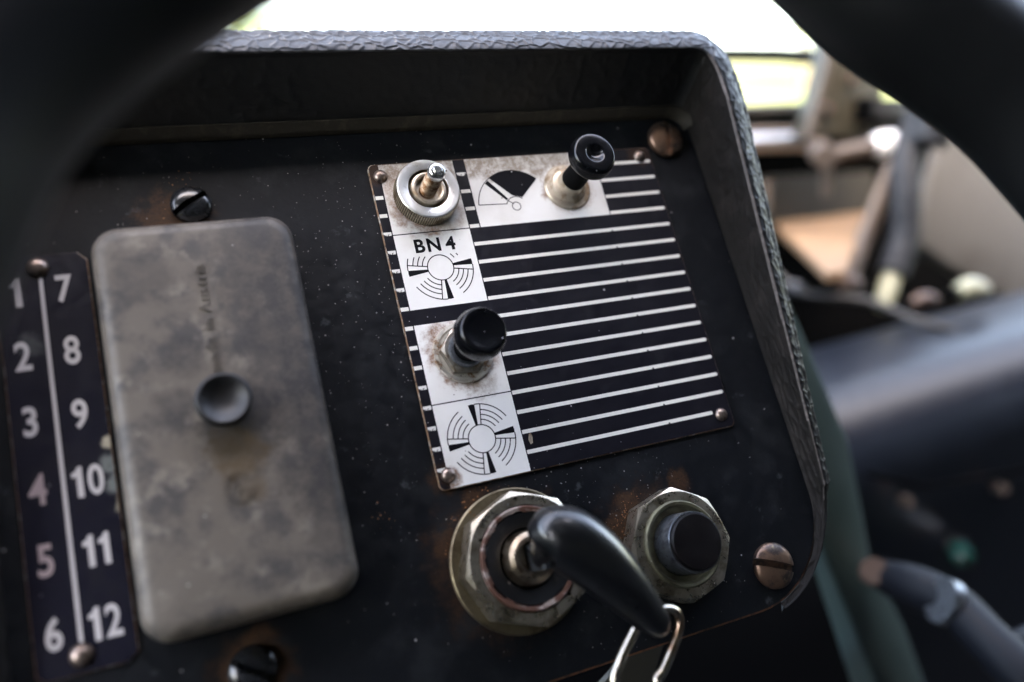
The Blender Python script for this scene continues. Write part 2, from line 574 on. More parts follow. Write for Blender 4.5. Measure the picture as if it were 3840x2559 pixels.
m_lidknob = make("dull black knob", (0.010, 0.010, 0.011), 0.42, 0, spec=0.45, rvar=0.05)
m_shank = make("matt black stem", (0.0035, 0.0036, 0.004), 0.75, 0, spec=0.06)
m_gloss2 = make("black plastic", (0.0042, 0.0047, 0.006), 0.30, 0, coat=0.3, spec=0.7, rvar=0.03, var=((0.011, 0.0115, 0.012), 130, 0.56, 0.74))
m_cap = make("scuffed black button", (0.0045, 0.0035, 0.004), 0.42, 0, spec=0.25, var=((0.011, 0.009, 0.008), 260, 0.55, 0.75), grit=[(420, 0.17, 0.10, (0.34, 0.06, 0.02), None)], rvar=0.1)
m_steel = make("grey steel sleeve", (0.20, 0.22, 0.245), 0.36, 0.9, var=((0.085, 0.09, 0.10), 420, 0.45, 0.65), rvar=0.1)
m_lid = make("grey painted lid", (0.128, 0.109, 0.090), 0.48, 0, spec=0.34, var=((0.066, 0.060, 0.056), 105, 0.45, 0.64), var2=((0.182, 0.158, 0.131), 140, 0.52, 0.66),
             spots=[((0.026, 0.025, 0.026), [(.018, .022, .017, .85), (.0195, .002, .016, .9), (.0195, -.020, .014, .75), (.010, .036, .010, .6), (.003, -.003, .011, .9), (.013, .012, .013, .75), (.012, .026, .013, .65), (.015, -.004, .011, .75), (-.009, .001, .006, .6), (.015, -.018, .010, .6), (-.012, .030, .008, .45), (.016, .036, .010, .6), (-.006, .012, .006, .5), (.017, -.030, .008, .45)]), ((0.085, 0.056, 0.028), [(.001, -.0105, .0075, .9), (.003, -.018, .004, .5)])],
             grit=[(420, 0.12, 0.12, (0.4, 0.39, 0.37), None)], bump=(200, 0.12, 0.0003), rvar=0.1, fine=(260, 0.55))
m_screw_black = make("black enamelled screw", (0.010, 0.011, 0.013), 0.22, 0, var=((0.03, 0.022, 0.016), 300, 0.58, 0.7), coat=0.3, rvar=0.08)
m_screw_rust = make("brown patinated screw", (0.23, 0.142, 0.098), 0.38, 0.8, var=((0.075, 0.058, 0.054), 190, 0.46, 0.62), var2=((0.29, 0.235, 0.15), 160, 0.58, 0.70), rvar=0.1, bump=(600, 0.15, 0.0002))
m_rivet = make("brown rivet", (0.30, 0.235, 0.20), 0.36, 0.85, var=((0.10, 0.07, 0.055), 420, 0.45, 0.62), rvar=0.1)
m_digit = make("pale print", (0.44, 0.42, 0.42), 0.5, 0)
m_digit_pink = make("stained pale print", (0.33, 0.26, 0.265), 0.5, 0, var=((0.20, 0.16, 0.17), 300, 0.5, 0.7))
m_strip = make("black number strip", (0.0060, 0.0060, 0.0125), 0.38, 0, spec=0.25, var=((0.010, 0.0095, 0.014), 70, 0.45, 0.7),
               spots=[((0.20, 0.22, 0.21), [(.0085, -.0060, .0030, .75), (.0100, -.0100, .0040, .85), (.0105, .0030, .0022, .6), (-.0035, .0215, .0032, .22)]), ((0.50, 0.45, 0.34), [(.0108, -.0140, .0030, .95), (.0085, -.0015, .0018, .8)])], fine=(800, 0.6),
               grit=[(300, 0.12, 0.2, (0.3, 0.3, 0.3), None)], rvar=0.1)
m_vinyl_lit = make("sky-lit vinyl", (0.042, 0.047, 0.057), 0.46, 0, var=((0.062, 0.068, 0.080), 700, 0.5, 0.7), bump=(2600, 0.35, 0.0001), rvar=0.1)  # sky sheen on the rim's top, put into a paler copy of the vinyl
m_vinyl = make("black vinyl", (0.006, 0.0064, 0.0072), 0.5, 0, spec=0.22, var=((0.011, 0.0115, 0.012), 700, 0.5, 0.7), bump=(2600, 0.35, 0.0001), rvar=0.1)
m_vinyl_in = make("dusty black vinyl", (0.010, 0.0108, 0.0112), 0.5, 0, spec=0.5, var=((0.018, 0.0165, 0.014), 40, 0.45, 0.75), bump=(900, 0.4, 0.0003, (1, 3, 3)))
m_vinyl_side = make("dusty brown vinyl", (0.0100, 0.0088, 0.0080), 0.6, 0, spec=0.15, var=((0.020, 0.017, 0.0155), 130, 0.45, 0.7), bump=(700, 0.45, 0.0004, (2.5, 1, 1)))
m_ridge_lit = make("light-catching vinyl ridge", (0.065, 0.055, 0.050), 0.55, 0, var=((0.125, 0.105, 0.098), 300, 0.48, 0.66), bump=(900, 0.5, 0.0004))  # light caught by the rounded ridge, put into a paler colour
m_trim = make("dusty trim strip", (0.034, 0.030, 0.024), 0.7, 0, spec=0.2, var=((0.060, 0.052, 0.040), 260, 0.5, 0.7), var2=((0.03, 0.026, 0.02), 150, 0.56, 0.72), bump=(700, 0.4, 0.0003))
m_wire = make("nickel key ring wire", (0.66, 0.60, 0.50), 0.20, 1.0, var=((0.42, 0.26, 0.17), 120, 0.45, 0.62), rvar=0.06)
m_rim = make("black steering wheel rubber", (0.005, 0.0055, 0.006), 0.45, 0, spec=0.24, rvar=0.05)
m_dark = make("black paint", (0.0012, 0.0012, 0.0014), 0.8, 0, spec=0.03)
m_black_trim = make("black dash top", (0.012, 0.012, 0.013), 0.5, 0)
m_teal = make("grey green paint", (0.070, 0.108, 0.102), 0.42, 0, var=((0.052, 0.085, 0.080), 12, 0.45, 0.65), rvar=0.05)
m_beige = make("olive beige paint", (0.030, 0.027, 0.018), 0.5, 0, var=((0.024, 0.021, 0.014), 9, 0.45, 0.6))
m_grey = make("grey ledge paint", (0.030, 0.030, 0.031), 0.5, 0)
m_pad = make("pale grey padding", (0.125, 0.122, 0.116), 0.7, 0, var=((0.075, 0.069, 0.062), 5, 0.45, 0.65))
m_board = make("tan fibreboard", (0.20, 0.118, 0.062), 0.75, 0, var=((0.16, 0.095, 0.05), 14, 0.45, 0.65))
m_brown = make("brown painted strip", (0.066, 0.048, 0.037), 0.5, 0, var=((0.05, 0.036, 0.028), 20, 0.45, 0.6))
m_inner = make("olive brown lining", (0.028, 0.024, 0.016), 0.7, 0)
m_arm = make("pale grey paint", (0.034, 0.037, 0.044), 0.5, 0)
m_rail = make("bright grab rail", (0.50, 0.50, 0.51), 0.30, 1.0)
m_grip_glint = make("chrome glint in white", (0.82, 0.82, 0.82), 0.25, 0, coat=0.5)  # sky reflection on the chrome lever end, painted as a white base
m_hose = make("grey corrugated hose", (0.022, 0.024, 0.028), 0.55, 0, spec=0.2)
m_console = make("black console skin", (0.005, 0.0075, 0.013), 0.40, 0, spec=0.36, var=((0.008, 0.011, 0.017), 25, 0.5, 0.7))
m_pale = make("pale yellow plastic", (0.28, 0.28, 0.19), 0.4, 0)
m_copper = make("brown connector", (0.055, 0.028, 0.017), 0.5, 0)
m_lever = make("black lever", (0.005, 0.006, 0.0085), 0.5, 0, spec=0.1)
m_green = make("green lens", (0.003, 0.026, 0.020), 0.12, 0, coat=0.5)
m_liner = make("cab headlining", (0.045, 0.043, 0.04), 0.8, 0)
m_floor = make("cab floor rubber", (0.02, 0.02, 0.02), 0.8, 0)
m_meadow = make("meadow grass", (0.060, 0.076, 0.034), 0.9, 0, var=((0.085, 0.090, 0.052), 0.09, 0.4, 0.7), spec=0.1)
m_leaf = make("leaves", (0.06, 0.10, 0.025), 0.6, 0, var=((0.09, 0.11, 0.03), 1.5, 0.4, 0.6))
m_bark = make("bark", (0.09, 0.07, 0.05), 0.9, 0)

def glass_mat():
    m, nt, b = new_mat("windscreen glass")
    out = nt.nodes["Material Output"]
    tr = node(nt, "ShaderNodeBsdfTransparent", {"Color": (0.93, 0.96, 0.94, 1)})
    gl = node(nt, "ShaderNodeBsdfGlossy", {"Roughness": 0.02})
    fr = node(nt, "ShaderNodeFresnel", {"IOR": 1.45})
    mx = node(nt, "ShaderNodeMixShader")
    nt.links.new(fr.outputs[0], mx.inputs[0])
    nt.links.new(tr.outputs[0], mx.inputs[1])
    nt.links.new(gl.outputs[0], mx.inputs[2])
    nt.links.new(mx.outputs[0], out.inputs["Surface"])
    nt.nodes.remove(b)
    return m
m_glass = glass_mat()

# ================================================================ outside: ground, sky-line
def meadow():
    n = 90
    V, F = [], []
    ax = np.sign(np.linspace(-1, 1, n)) * np.abs(np.linspace(-1, 1, n)) ** 2.2 * 900
    for y in ax:
        for x in ax:
            d = math.hypot(x, y)
            t = min(max((d - 25) / 130, 0), 1); t = t * t * (3 - 2 * t)
            V.append((x, y, t * 13.0 + 0.25 * math.sin(x * .13) * math.cos(y * .11) * min(1, d / 30)))
    for j in range(n - 1):
        for i in range(n - 1):
            a = j * n + i
            F.append((a, a + 1, a + n + 1, a + n))
    put("meadow", base=(0, 0, 0), mesh=make_mesh("meadow", (V, F), m_meadow, 60), dash=False, kind="structure",
        label="bright sunlit meadow beyond the windscreen")
meadow()

def tree(x, y, h, seed, label):
    r = np.random.default_rng(seed)
    d = math.hypot(x, y)
    t = min(max((d - 25) / 130, 0), 1); gz = t * t * (3 - 2 * t) * 13.0 - 0.2
    o = put("tree", label, "tree", (x, y, gz), dash=False, group="trees on the far meadow edge")
    part("trunk", tube([(0, 0, 0), (0.1, 0, h * .3), (0.05, .1, h * .75)], [.32, .25, .08], 8), m_bark, o)
    V, F = [], []
    cl = [(r.normal(0, h * .16), r.normal(0, h * .16), h * r.uniform(.35, .95), h * r.uniform(.1, .2)) for _ in range(16)]
    for _ in range(2600):
        c = cl[r.integers(len(cl))]
        v = r.normal(size=3); v /= np.linalg.norm(v)
        p = np.array(c[:3]) + v * c[3] * r.uniform(.6, 1.05)
        a = r.normal(size=3); a /= np.linalg.norm(a); b = np.cross(a, v); b /= np.linalg.norm(b) + 1e-9
        s = r.uniform(.16, .34); k = len(V)
        V += [p - a * s, p + b * s * .6, p + a * s, p - b * s * .6]
        F.append((k, k + 1, k + 2, k + 3))
    part("crown", (V, F), m_leaf, o, smooth=False)
for i, (az, dist, h, lab) in enumerate([(8, 62, 15, "leafy tree seen through the windscreen, beside the left spoke of the wheel"),
                                        (42.5, 75, 14, "leafy tree on the meadow edge above the right end of the hood")]):
    a = math.radians(az)
    tree(math.sin(a) * dist, math.cos(a) * dist, h, 30 + i, lab)

# ================================================================ the cab round the driver's place
def wbox(a, b, bev=0.0):
    return box(a[0], a[1], a[2], b[0], b[1], b[2], bev)
def wput(name, geo, mat, label, kind="structure", cat=None):
    return put(name, label, cat, (0, 0, 0), make_mesh(name, geo, mat), dash=False, kind=kind)
wput("roof", wbox((-1.0, -2.2, 2.85), (1.45, -0.26, 2.90)), m_liner, "dark headlining over the driver's place")
wput("floor", wbox((-1.0, -2.2, 1.10), (1.45, 0.7, 1.15)), m_floor, "dark rubber floor of the cab")
wput("rear_wall", wbox((-1.0, -2.25, 1.15), (1.45, -2.2, 2.85)), m_liner, "dark rear wall of the cab")
wput("left_wall", merge(wbox((-1.0, -2.2, 1.15), (-0.96, 0.40, 2.02)), wbox((-1.0, -2.2, 2.02), (-0.96, -0.85, 2.85))), m_liner, "cab side with the open left window beside the driver")
wput("right_wall", merge(wbox((1.41, -2.2, 1.15), (1.45, 0.40, 1.95)), wbox((1.41, -2.2, 1.95), (1.45, -0.10, 2.85))), m_liner, "cab side with a small right window ahead")
wput("front_wall", wbox((-1.0, 0.52, 1.15), (1.45, 0.56, 2.018)), m_dark, "black bulkhead under the windscreen")

ws = put("windscreen", "wide upright windscreen in a grey frame above the instrument panel", "windscreen", (0.2, 0.50, 1.97), dash=False)
def W(p): return (p[0] - 0.2, p[1] - 0.50, p[2] - 1.97)
part("lower_rail", wbox(W((-1.0, 0.455, 2.01410)), W((1.45, 0.51, 2.02490)), 0.004), m_grey, ws)
part("upper_rail", wbox(W((-1.0, 0.41, 2.80)), W((1.45, 0.47, 2.85)), 0.004), m_grey, ws)
for X in (-0.93, 1.40):
    part("pillar", tube([W((X, 0.475, 1.93)), W((X, 0.425, 2.83))], [(.036, .022), (.036, .022)], 8, flat=(0, 1, 0.4)), m_beige, ws, angle=20)
part("pane", ([W((-0.95, 0.495, 2.0)), W((1.40, 0.495, 2.0)), W((1.40, 0.445, 2.82)), W((-0.95, 0.445, 2.82))], [(0, 1, 2, 3)]), m_glass, ws)

wp = put("wiper", "pale grey wiper arm lying across the foot of the windscreen", "wiper", (0.5314, 0.53, 2.0762), dash=False)
def rel(o, p):
    l = o.location
    return (p[0] - l[0], p[1] - l[1], p[2] - l[2])
part("arm", tube([rel(wp, p) for p in ((0.476, 0.53, 2.0786), (0.5837, 0.53, 2.0757), (0.6702, 0.53, 2.0701), (0.7708, 0.53, 2.0629))], [(.0085, .006)] * 4, 10, flat=(0, 1, 0)), m_arm, wp)
part("blade", tube([rel(wp, p) for p in ((0.4687, 0.52, 2.0835), (0.5747, 0.52, 2.0822), (0.6598, 0.52, 2.0779), (0.7586, 0.52, 2.0718))], [(.002, .004)] * 4, 8, flat=(0, 1, 0)), m_dark, wp)

# ---------------------------------------------------------------- things on the passenger side
gr = put("grab_rail", "bright metal grab rail on the dark passenger side dashboard", "grab rail", (0.4535, 0.43, 1.989), dash=False)
part("rail", tube([rel(gr, p) for p in ((0.3853, 0.43, 1.9917), (0.4535, 0.43, 1.989), (0.5541, 0.43, 1.986))], 0.00833, 20), m_rail, gr)
part("backing_strip", tube([rel(gr, p) for p in ((0.3922, 0.44, 2.0015), (0.4612, 0.44, 1.9995), (0.5603, 0.44, 1.9963))], [(0.00384, .006)] * 3, 8, flat=(0, 1, 0)), m_brown, gr)

tray = put("storage_tray", "open tray with a tan fibreboard floor under the grab rail", "tray", (0.482, 0.36, 1.8992), dash=False)
TZ = 1.90690
part("tray_floor", prism([rel(tray, p)[:2] for p in ((0.5792, 0.5277, 1.9069), (0.493, 0.4184, 1.9069), (0.4272, 0.3194, 1.9069), (0.3534, 0.2115, 1.9069), (0.3698, 0.2112, 1.9069), (0.7089, 0.5176, 1.9069))], TZ - tray.location[2] - .006, TZ - tray.location[2]), m_board, tray)
def wpoly(o, pts, dy, bev=0.0, seg=2):
    """polygon of world points on one fore-and-aft plane, given depth dy away from the driver"""
    P = [rel(o, p) for p in pts]
    n = len(P)
    V = P + [(x, y + dy, z) for x, y, z in P]
    F = [tuple(range(n)), tuple(range(2 * n - 1, n - 1, -1))] + [(i, n + i, n + (i + 1) % n, (i + 1) % n) for i in range(n)]
    bm = bmesh.new()
    vs = [bm.verts.new(v) for v in V]
    for f in F: bm.faces.new([vs[i] for i in f])
    bmesh.ops.recalc_face_normals(bm, faces=bm.faces)
    bm.verts.index_update()
    g = ([tuple(v.co) for v in bm.verts], [tuple(v.index for v in f.verts) for f in bm.faces])
    bm.free()
    return bevelled(g, bev, seg) if bev else g
part("back_wall", wpoly(tray, ((0.4783, 0.46, 1.9543), (0.4796, 0.46, 1.905), (0.6625, 0.46, 1.8922), (0.6578, 0.46, 1.9492)), .006), m_inner, tray)
part("side_rail", tube([rel(tray, p) for p in ((0.5525, 0.34, 1.9674), (0.5084, 0.32, 1.9232), (0.4632, 0.3, 1.878))], [(.0085, .006)] * 3, 10, flat=(0, 1, 0)), m_brown, tray)
part("corner_strip", tube([rel(tray, p) for p in ((0.4951, 0.44, 1.9496), (0.479, 0.43, 1.9093))], [(.006, .004)] * 2, 8, flat=(0, 1, 0)), m_brown, tray)

lev = put("vent_lever", "brown pivoting lever with a chrome end, its glint painted white, in front of the pillar", "lever", (0.4903, 0.36, 1.9746), dash=False)
part("arm", tube([rel(lev, p) for p in ((0.4903, 0.36, 1.9746), (0.5128, 0.355, 1.9779), (0.5433, 0.35, 1.9816))], [.0070, .0075, .0085], 14), m_brown, lev)
part("grip", tube([rel(lev, p) for p in ((0.5356, 0.35, 1.9808), (0.5433, 0.35, 1.9816), (0.5579, 0.35, 1.9831), (0.5653, 0.35, 1.9835))], [.0085, .0115, .0112, .006], 16), m_grip_glint, lev)
part("pivot", tube([rel(lev, p) for p in ((0.5205, 0.4, 1.9794), (0.4768, 0.345, 1.9755))], [.011, .0098], 18), m_brown, lev)
part("pivot_foot", tube([rel(lev, p) for p in ((0.4931, 0.36, 1.9696), (0.4938, 0.36, 1.941))], [.0045, .0045], 10), m_brown, lev)

hs = put("hose", "grey hose hanging beyond the right wheel spoke, with a pale yellow end", "hose", (0.5087, 0.3, 1.8727), dash=False)
hp = smooth_path([(0.591, 0.33, 2.0407), (0.5695, 0.33, 2.0102), (0.5446, 0.32, 1.9726), (0.5339, 0.31, 1.9404), (0.5303, 0.305, 1.9075), (0.5135, 0.3, 1.876)])
hr = [(.0125 + .0007 * math.sin(i * 2.2)) for i in range(len(hp))]
part("tube", tube([rel(hs, p) for p in hp], hr, 16), m_hose, hs)
part("collar", tube([rel(hs, p) for p in ((0.5669, 0.31, 2.0166), (0.5551, 0.31, 1.9829))], [.019, .017], 18), m_hose, hs)
part("end_fitting", tube([rel(hs, p) for p in ((0.5135, 0.3, 1.876), (0.504, 0.295, 1.8646), (0.4923, 0.29, 1.85))], [.0075, .0085, .006], 12), m_pale, hs)

post = put("cab_post", "olive beige slanted post beyond the right side of the hood", "post", (0.5628, 0.4, 1.9913), dash=False)
part("post_web", wpoly(post, ((0.5094, 0.4, 1.9907), (0.5291, 0.4, 2.0551), (0.5602, 0.4, 2.2054), (0.6427, 0.4, 2.2104), (0.6088, 0.4, 2.0539), (0.6017, 0.4, 2.0321), (0.5958, 0.4, 2.0093), (0.6231, 0.4, 1.9852)), .025, .003), m_beige, post)
part("edge_strip", tube([rel(post, p) for p in ((0.5027, 0.395, 1.9909), (0.5223, 0.395, 2.0548), (0.5531, 0.395, 2.2037))], [(.0035, .003)] * 3, 8, flat=(0, 1, 0)), m_brown, post)
for p in ((0.5286, 0.397, 2.0164), (0.5755, 0.397, 2.0008), (0.556, 0.397, 2.0428)):
    part("bolt", tube([rel(post, (p[0], p[1] + .004, p[2])), rel(post, (p[0] - .002, p[1] - .004, p[2]))], [.0058, .0046], 10), m_rivet, post)
jb = put("junction_box", "small black box between the olive post and the grey hose", "box", (0.5865, 0.38, 2.0136), dash=False)
part("case", wpoly(jb, ((0.5633, 0.38, 2.0253), (0.563, 0.38, 2.002), (0.6076, 0.38, 1.9969), (0.6166, 0.38, 2.0198)), .03, .003), m_dark, jb)
part("lid", wpoly(jb, ((0.5668, 0.378, 2.0212), (0.566, 0.378, 2.0057), (0.5992, 0.378, 2.002), (0.6068, 0.378, 2.0168)), .003, .001), m_black_trim, jb)
pad = put("engine_cover", "pale grey padded cover beyond the right spoke of the wheel", "engine cover", (0.7113, 0.37, 1.8755), dash=False)
part("padding", wpoly(pad, ((0.6481, 0.37, 1.9909), (0.6174, 0.37, 1.8848), (0.6701, 0.37, 1.853), (0.8445, 0.37, 1.7645), (0.8586, 0.37, 1.9269)), .014, 0.012, 4), m_pad, pad)

for i, (p, q, rr, mt, nm, lab) in enumerate((
        ((0.5183, 0.24, 1.8689), (0.5494, 0.24, 1.8665), .0085, m_pale, "lever_knob", "pale yellow knob between the grey padded cover and the black console"),
        ((0.4226, 0.27, 1.8794), (0.4452, 0.27, 1.8791), .0062, m_copper, "cable_connector", "brown connector left of the pale hose end"),
        ((0.4806, 0.25, 1.8621), (0.507, 0.25, 1.8616), .0060, m_copper, "cable_connector", "brown connector right of the pale hose end"))):
    o = put(nm, lab, "knob" if i == 0 else "connector", p, dash=False, group=None if i == 0 else "brown connectors above the console")
    P = smooth_path([rel(o, p), tuple(np.array(rel(o, q)) * .5 + np.array((0, 0, .003))), rel(o, q)], 4)
    part("body", tube(P, [rr * (.55 + .45 * math.sin(PI * (k + .6) / (len(P) + .2))) for k in range(len(P))], 12), mt, o)
    part("ferrule", tube([rel(o, p), tuple(-np.array(rel(o, q)) * .35)], [rr * .5, rr * .35], 10), m_dark, o)

con = put("console", "black console with a rounded glossy top edge on the passenger side", "console", (0.3805, 0.14, 1.8128), dash=False)
def console():
    c = con.location
    z0, y0, r = 0.0, 0.0, .052
    prof = [(.13, -.25), (.13, z0 + .028)] + [(y0 + r - r * math.sin(a), z0 - r + .035 + r * math.cos(a)) for a in np.linspace(0, PI / 2 + .12, 14)] + [(y0 + .01, -.25)]
    xl = [0.28880 - c[0], 0.30200 - c[0], 1.40 - c[0]]
    V, F = [], []
    n = len(prof)
    slope = 0.10
    for k, x in enumerate((xl[0], xl[1], xl[2])):
        for (y, z) in prof:
            f = .985 if k == 0 else 1
            V.append((x, y + (.012 if k == 0 else 0), z * f + slope * (x - 0.05) * (1 if x < .4 else .6)))
    for k in range(2):
        for i in range(n - 1):
            F.append((k * n + i, k * n + i + 1, (k + 1) * n + i + 1, (k + 1) * n + i))
    F.append(tuple(range(n)))
    return V, F
part("cover", console(), m_console, con)
part("seam", tube([rel(con, p) for p in ((0.319, 0.135, 1.7967), (0.3669, 0.135, 1.7771), (0.467, 0.135, 1.7672))], .0016, 8), m_dark, con)
for p in ((0.3515, 0.136, 1.7712), (0.439, 0.136, 1.7602)):
    part("fixing_screw", tube([rel(con, p), rel(con, (p[0] - .004, p[1] - .008, p[2] + .003))], [.0045, .0038], 12), m_rivet, con)
cb = put("cable", "thin black cable sagging from the grab rail to the black console", "cable", (0.4629, 0.28, 1.8737), dash=False)
part("sleeve", tube([rel(cb, p) for p in smooth_path([(0.4562, 0.42, 1.963), (0.4374, 0.38, 1.9015), (0.4271, 0.32, 1.8701), (0.4638, 0.28, 1.8628), (0.4724, 0.24, 1.8528), (0.4914, 0.22, 1.8454)], 5)], .0032, 10), m_black_trim, cb)
part("clip", tube([rel(cb, p) for p in ((0.4278, 0.325, 1.8718), (0.4282, 0.315, 1.8696))], .0055, 12), m_arm, cb)
ind = put("indicator_lamp", "green lens in a silver bezel on the black console", "lamp", (0.4072, 0.135, 1.7201), dash=False)
part("bezel", tube([rel(ind, p) for p in ((0.401, 0.135, 1.7276), (0.3868, 0.12, 1.7335))], [.0085, .0075], 16), m_chrome, ind)
part("lens", tube([rel(ind, p) for p in smooth_path([(0.3868, 0.12, 1.7335), (0.3773, 0.11, 1.7366), (0.3742, 0.105, 1.7357)], 3)], [.0075, .0078, .008, .0075, .007, .005, .002], 16), m_green, ind)

br = put("dashboard_bracket", "grey green slanted bracket between the instrument panel and the black console", "bracket", (0.2242, 0.06, 1.8441), dash=False)
part("bracket_plate", wpoly(br, ((0.181, 0.06, 1.9448), (0.184, 0.06, 1.874), (0.1981, 0.06, 1.8391), (0.2097, 0.06, 1.8105), (0.2498, 0.06, 1.7245), (0.2697, 0.06, 1.681), (0.3112, 0.06, 1.6649), (0.2894, 0.06, 1.7102), (0.2711, 0.06, 1.7502), (0.244, 0.06, 1.7954), (0.2367, 0.06, 1.8231), (0.2241, 0.06, 1.8638), (0.2093, 0.06, 1.8919), (0.194, 0.06, 1.9203)), .03, .004), m_teal, br)
part("bolt_head", tube([rel(br, p) for p in ((0.2384, 0.055, 1.7928), (0.2162, 0.035, 1.8107))], [.0065, .006], 14), m_copper, br, label="brown bolt head at the root of the black lever")

hl = put("hand_lever", "black forked hand lever reaching right from the grey green bracket", "lever", (0.1999, 0.02, 1.8212), dash=False)
hp = smooth_path([(*(0.2248, 0.04, 1.8039), .0065), (*(0.224, 0.02, 1.8081), .0098), (*(0.223, -0.0, 1.8106), .0092), (*(0.2176, -0.02, 1.8084), .0090), (*(0.2151, -0.04, 1.8031), .0095), (*(0.2212, -0.05, 1.793), .0095)], 5)
part("shaft", tube([rel(hl, p[:3]) for p in hp], [float(p[3]) for p in hp], 18), m_lever, hl)
part("fork", tube([rel(hl, p) for p in ((0.2228, -0.02, 1.7979), (0.2365, -0.02, 1.7994), (0.26, -0.02, 1.801))], [.0068, .006, .006], 14), m_lever, hl)
part("clamp", tube([rel(hl, p) for p in ((0.2149, 0.0, 1.8159), (0.2192, -0.002, 1.8137))], [.0096, .0096], 18), m_steel, hl, label="bright clamp ring at the bend of the lever")
o = put("floor_bolt", "small brown bolt in the dark under the right corner of the panel", "bolt", (0.1972, 0.05, 1.7694), dash=False)
part("head", tube([rel(o, p) for p in ((0.2053, 0.06, 1.7621), (0.1922, 0.045, 1.7741))], [.008, .0065], 12), m_rivet, o)
part("shank", tube([rel(o, p) for p in ((0.2053, 0.06, 1.7621), (0.2413, 0.09, 1.7173))], [.004, .004], 10), m_dark, o)

# ================================================================ instrument panel and its hood
PX0, PX1, PY0, PY1 = -.0935, .0935, -.1265, .0150
RT, RB = .006, .026
panel = put("instrument_panel", "black painted sheet metal instrument panel with dust and rust, under a padded hood", "instrument panel", (0, 0, 0))
face = chamfered(rrect(PX0 - .0012, PY0, PX1 + .0012, PY1 + .0022, [RB, RB, RT, RT], 14), rrect(PX0 - .0008, PY0 + .0005, PX1 + .0008, PY1 + .0018, [RB, RB, RT, RT], 14), -.0020, -.0008, .0004)
part("face_plate", face, [m_panel, m_panel_edge], panel, angle=30)

# vinyl hood: a section swept round the panel; the grain is real relief
def voro(s, t, cs, ct, seed):
    """distance gap between nearest and second nearest jittered cell point, and the cell's own random value"""
    i0, j0 = np.floor(s / cs).astype(int), np.floor(t / ct).astype(int)
    d1 = np.full(s.shape, 1e9); d2 = d1.copy(); idr = np.zeros(s.shape)
    def h(i, j, k):
        v = np.sin(i * 127.1 + j * 311.7 + k * 74.7 + seed) * 43758.5453
        return v - np.floor(v)
    for di in (-2, -1, 0, 1, 2):
        for dj in (-2, -1, 0, 1, 2):
            i, j = i0 + di, j0 + dj
            px, py = (i + .12 + .76 * h(i, j, 1)) * cs, (j + .12 + .76 * h(i, j, 2)) * ct
            d = np.hypot((s - px) / cs, (t - py) / ct * .9)
            near = d < d1
            d2 = np.where(near, d1, np.minimum(d2, d)); idr = np.where(near, h(i, j, 3), idr); d1 = np.where(near, d, d1)
    return d2 - d1, idr

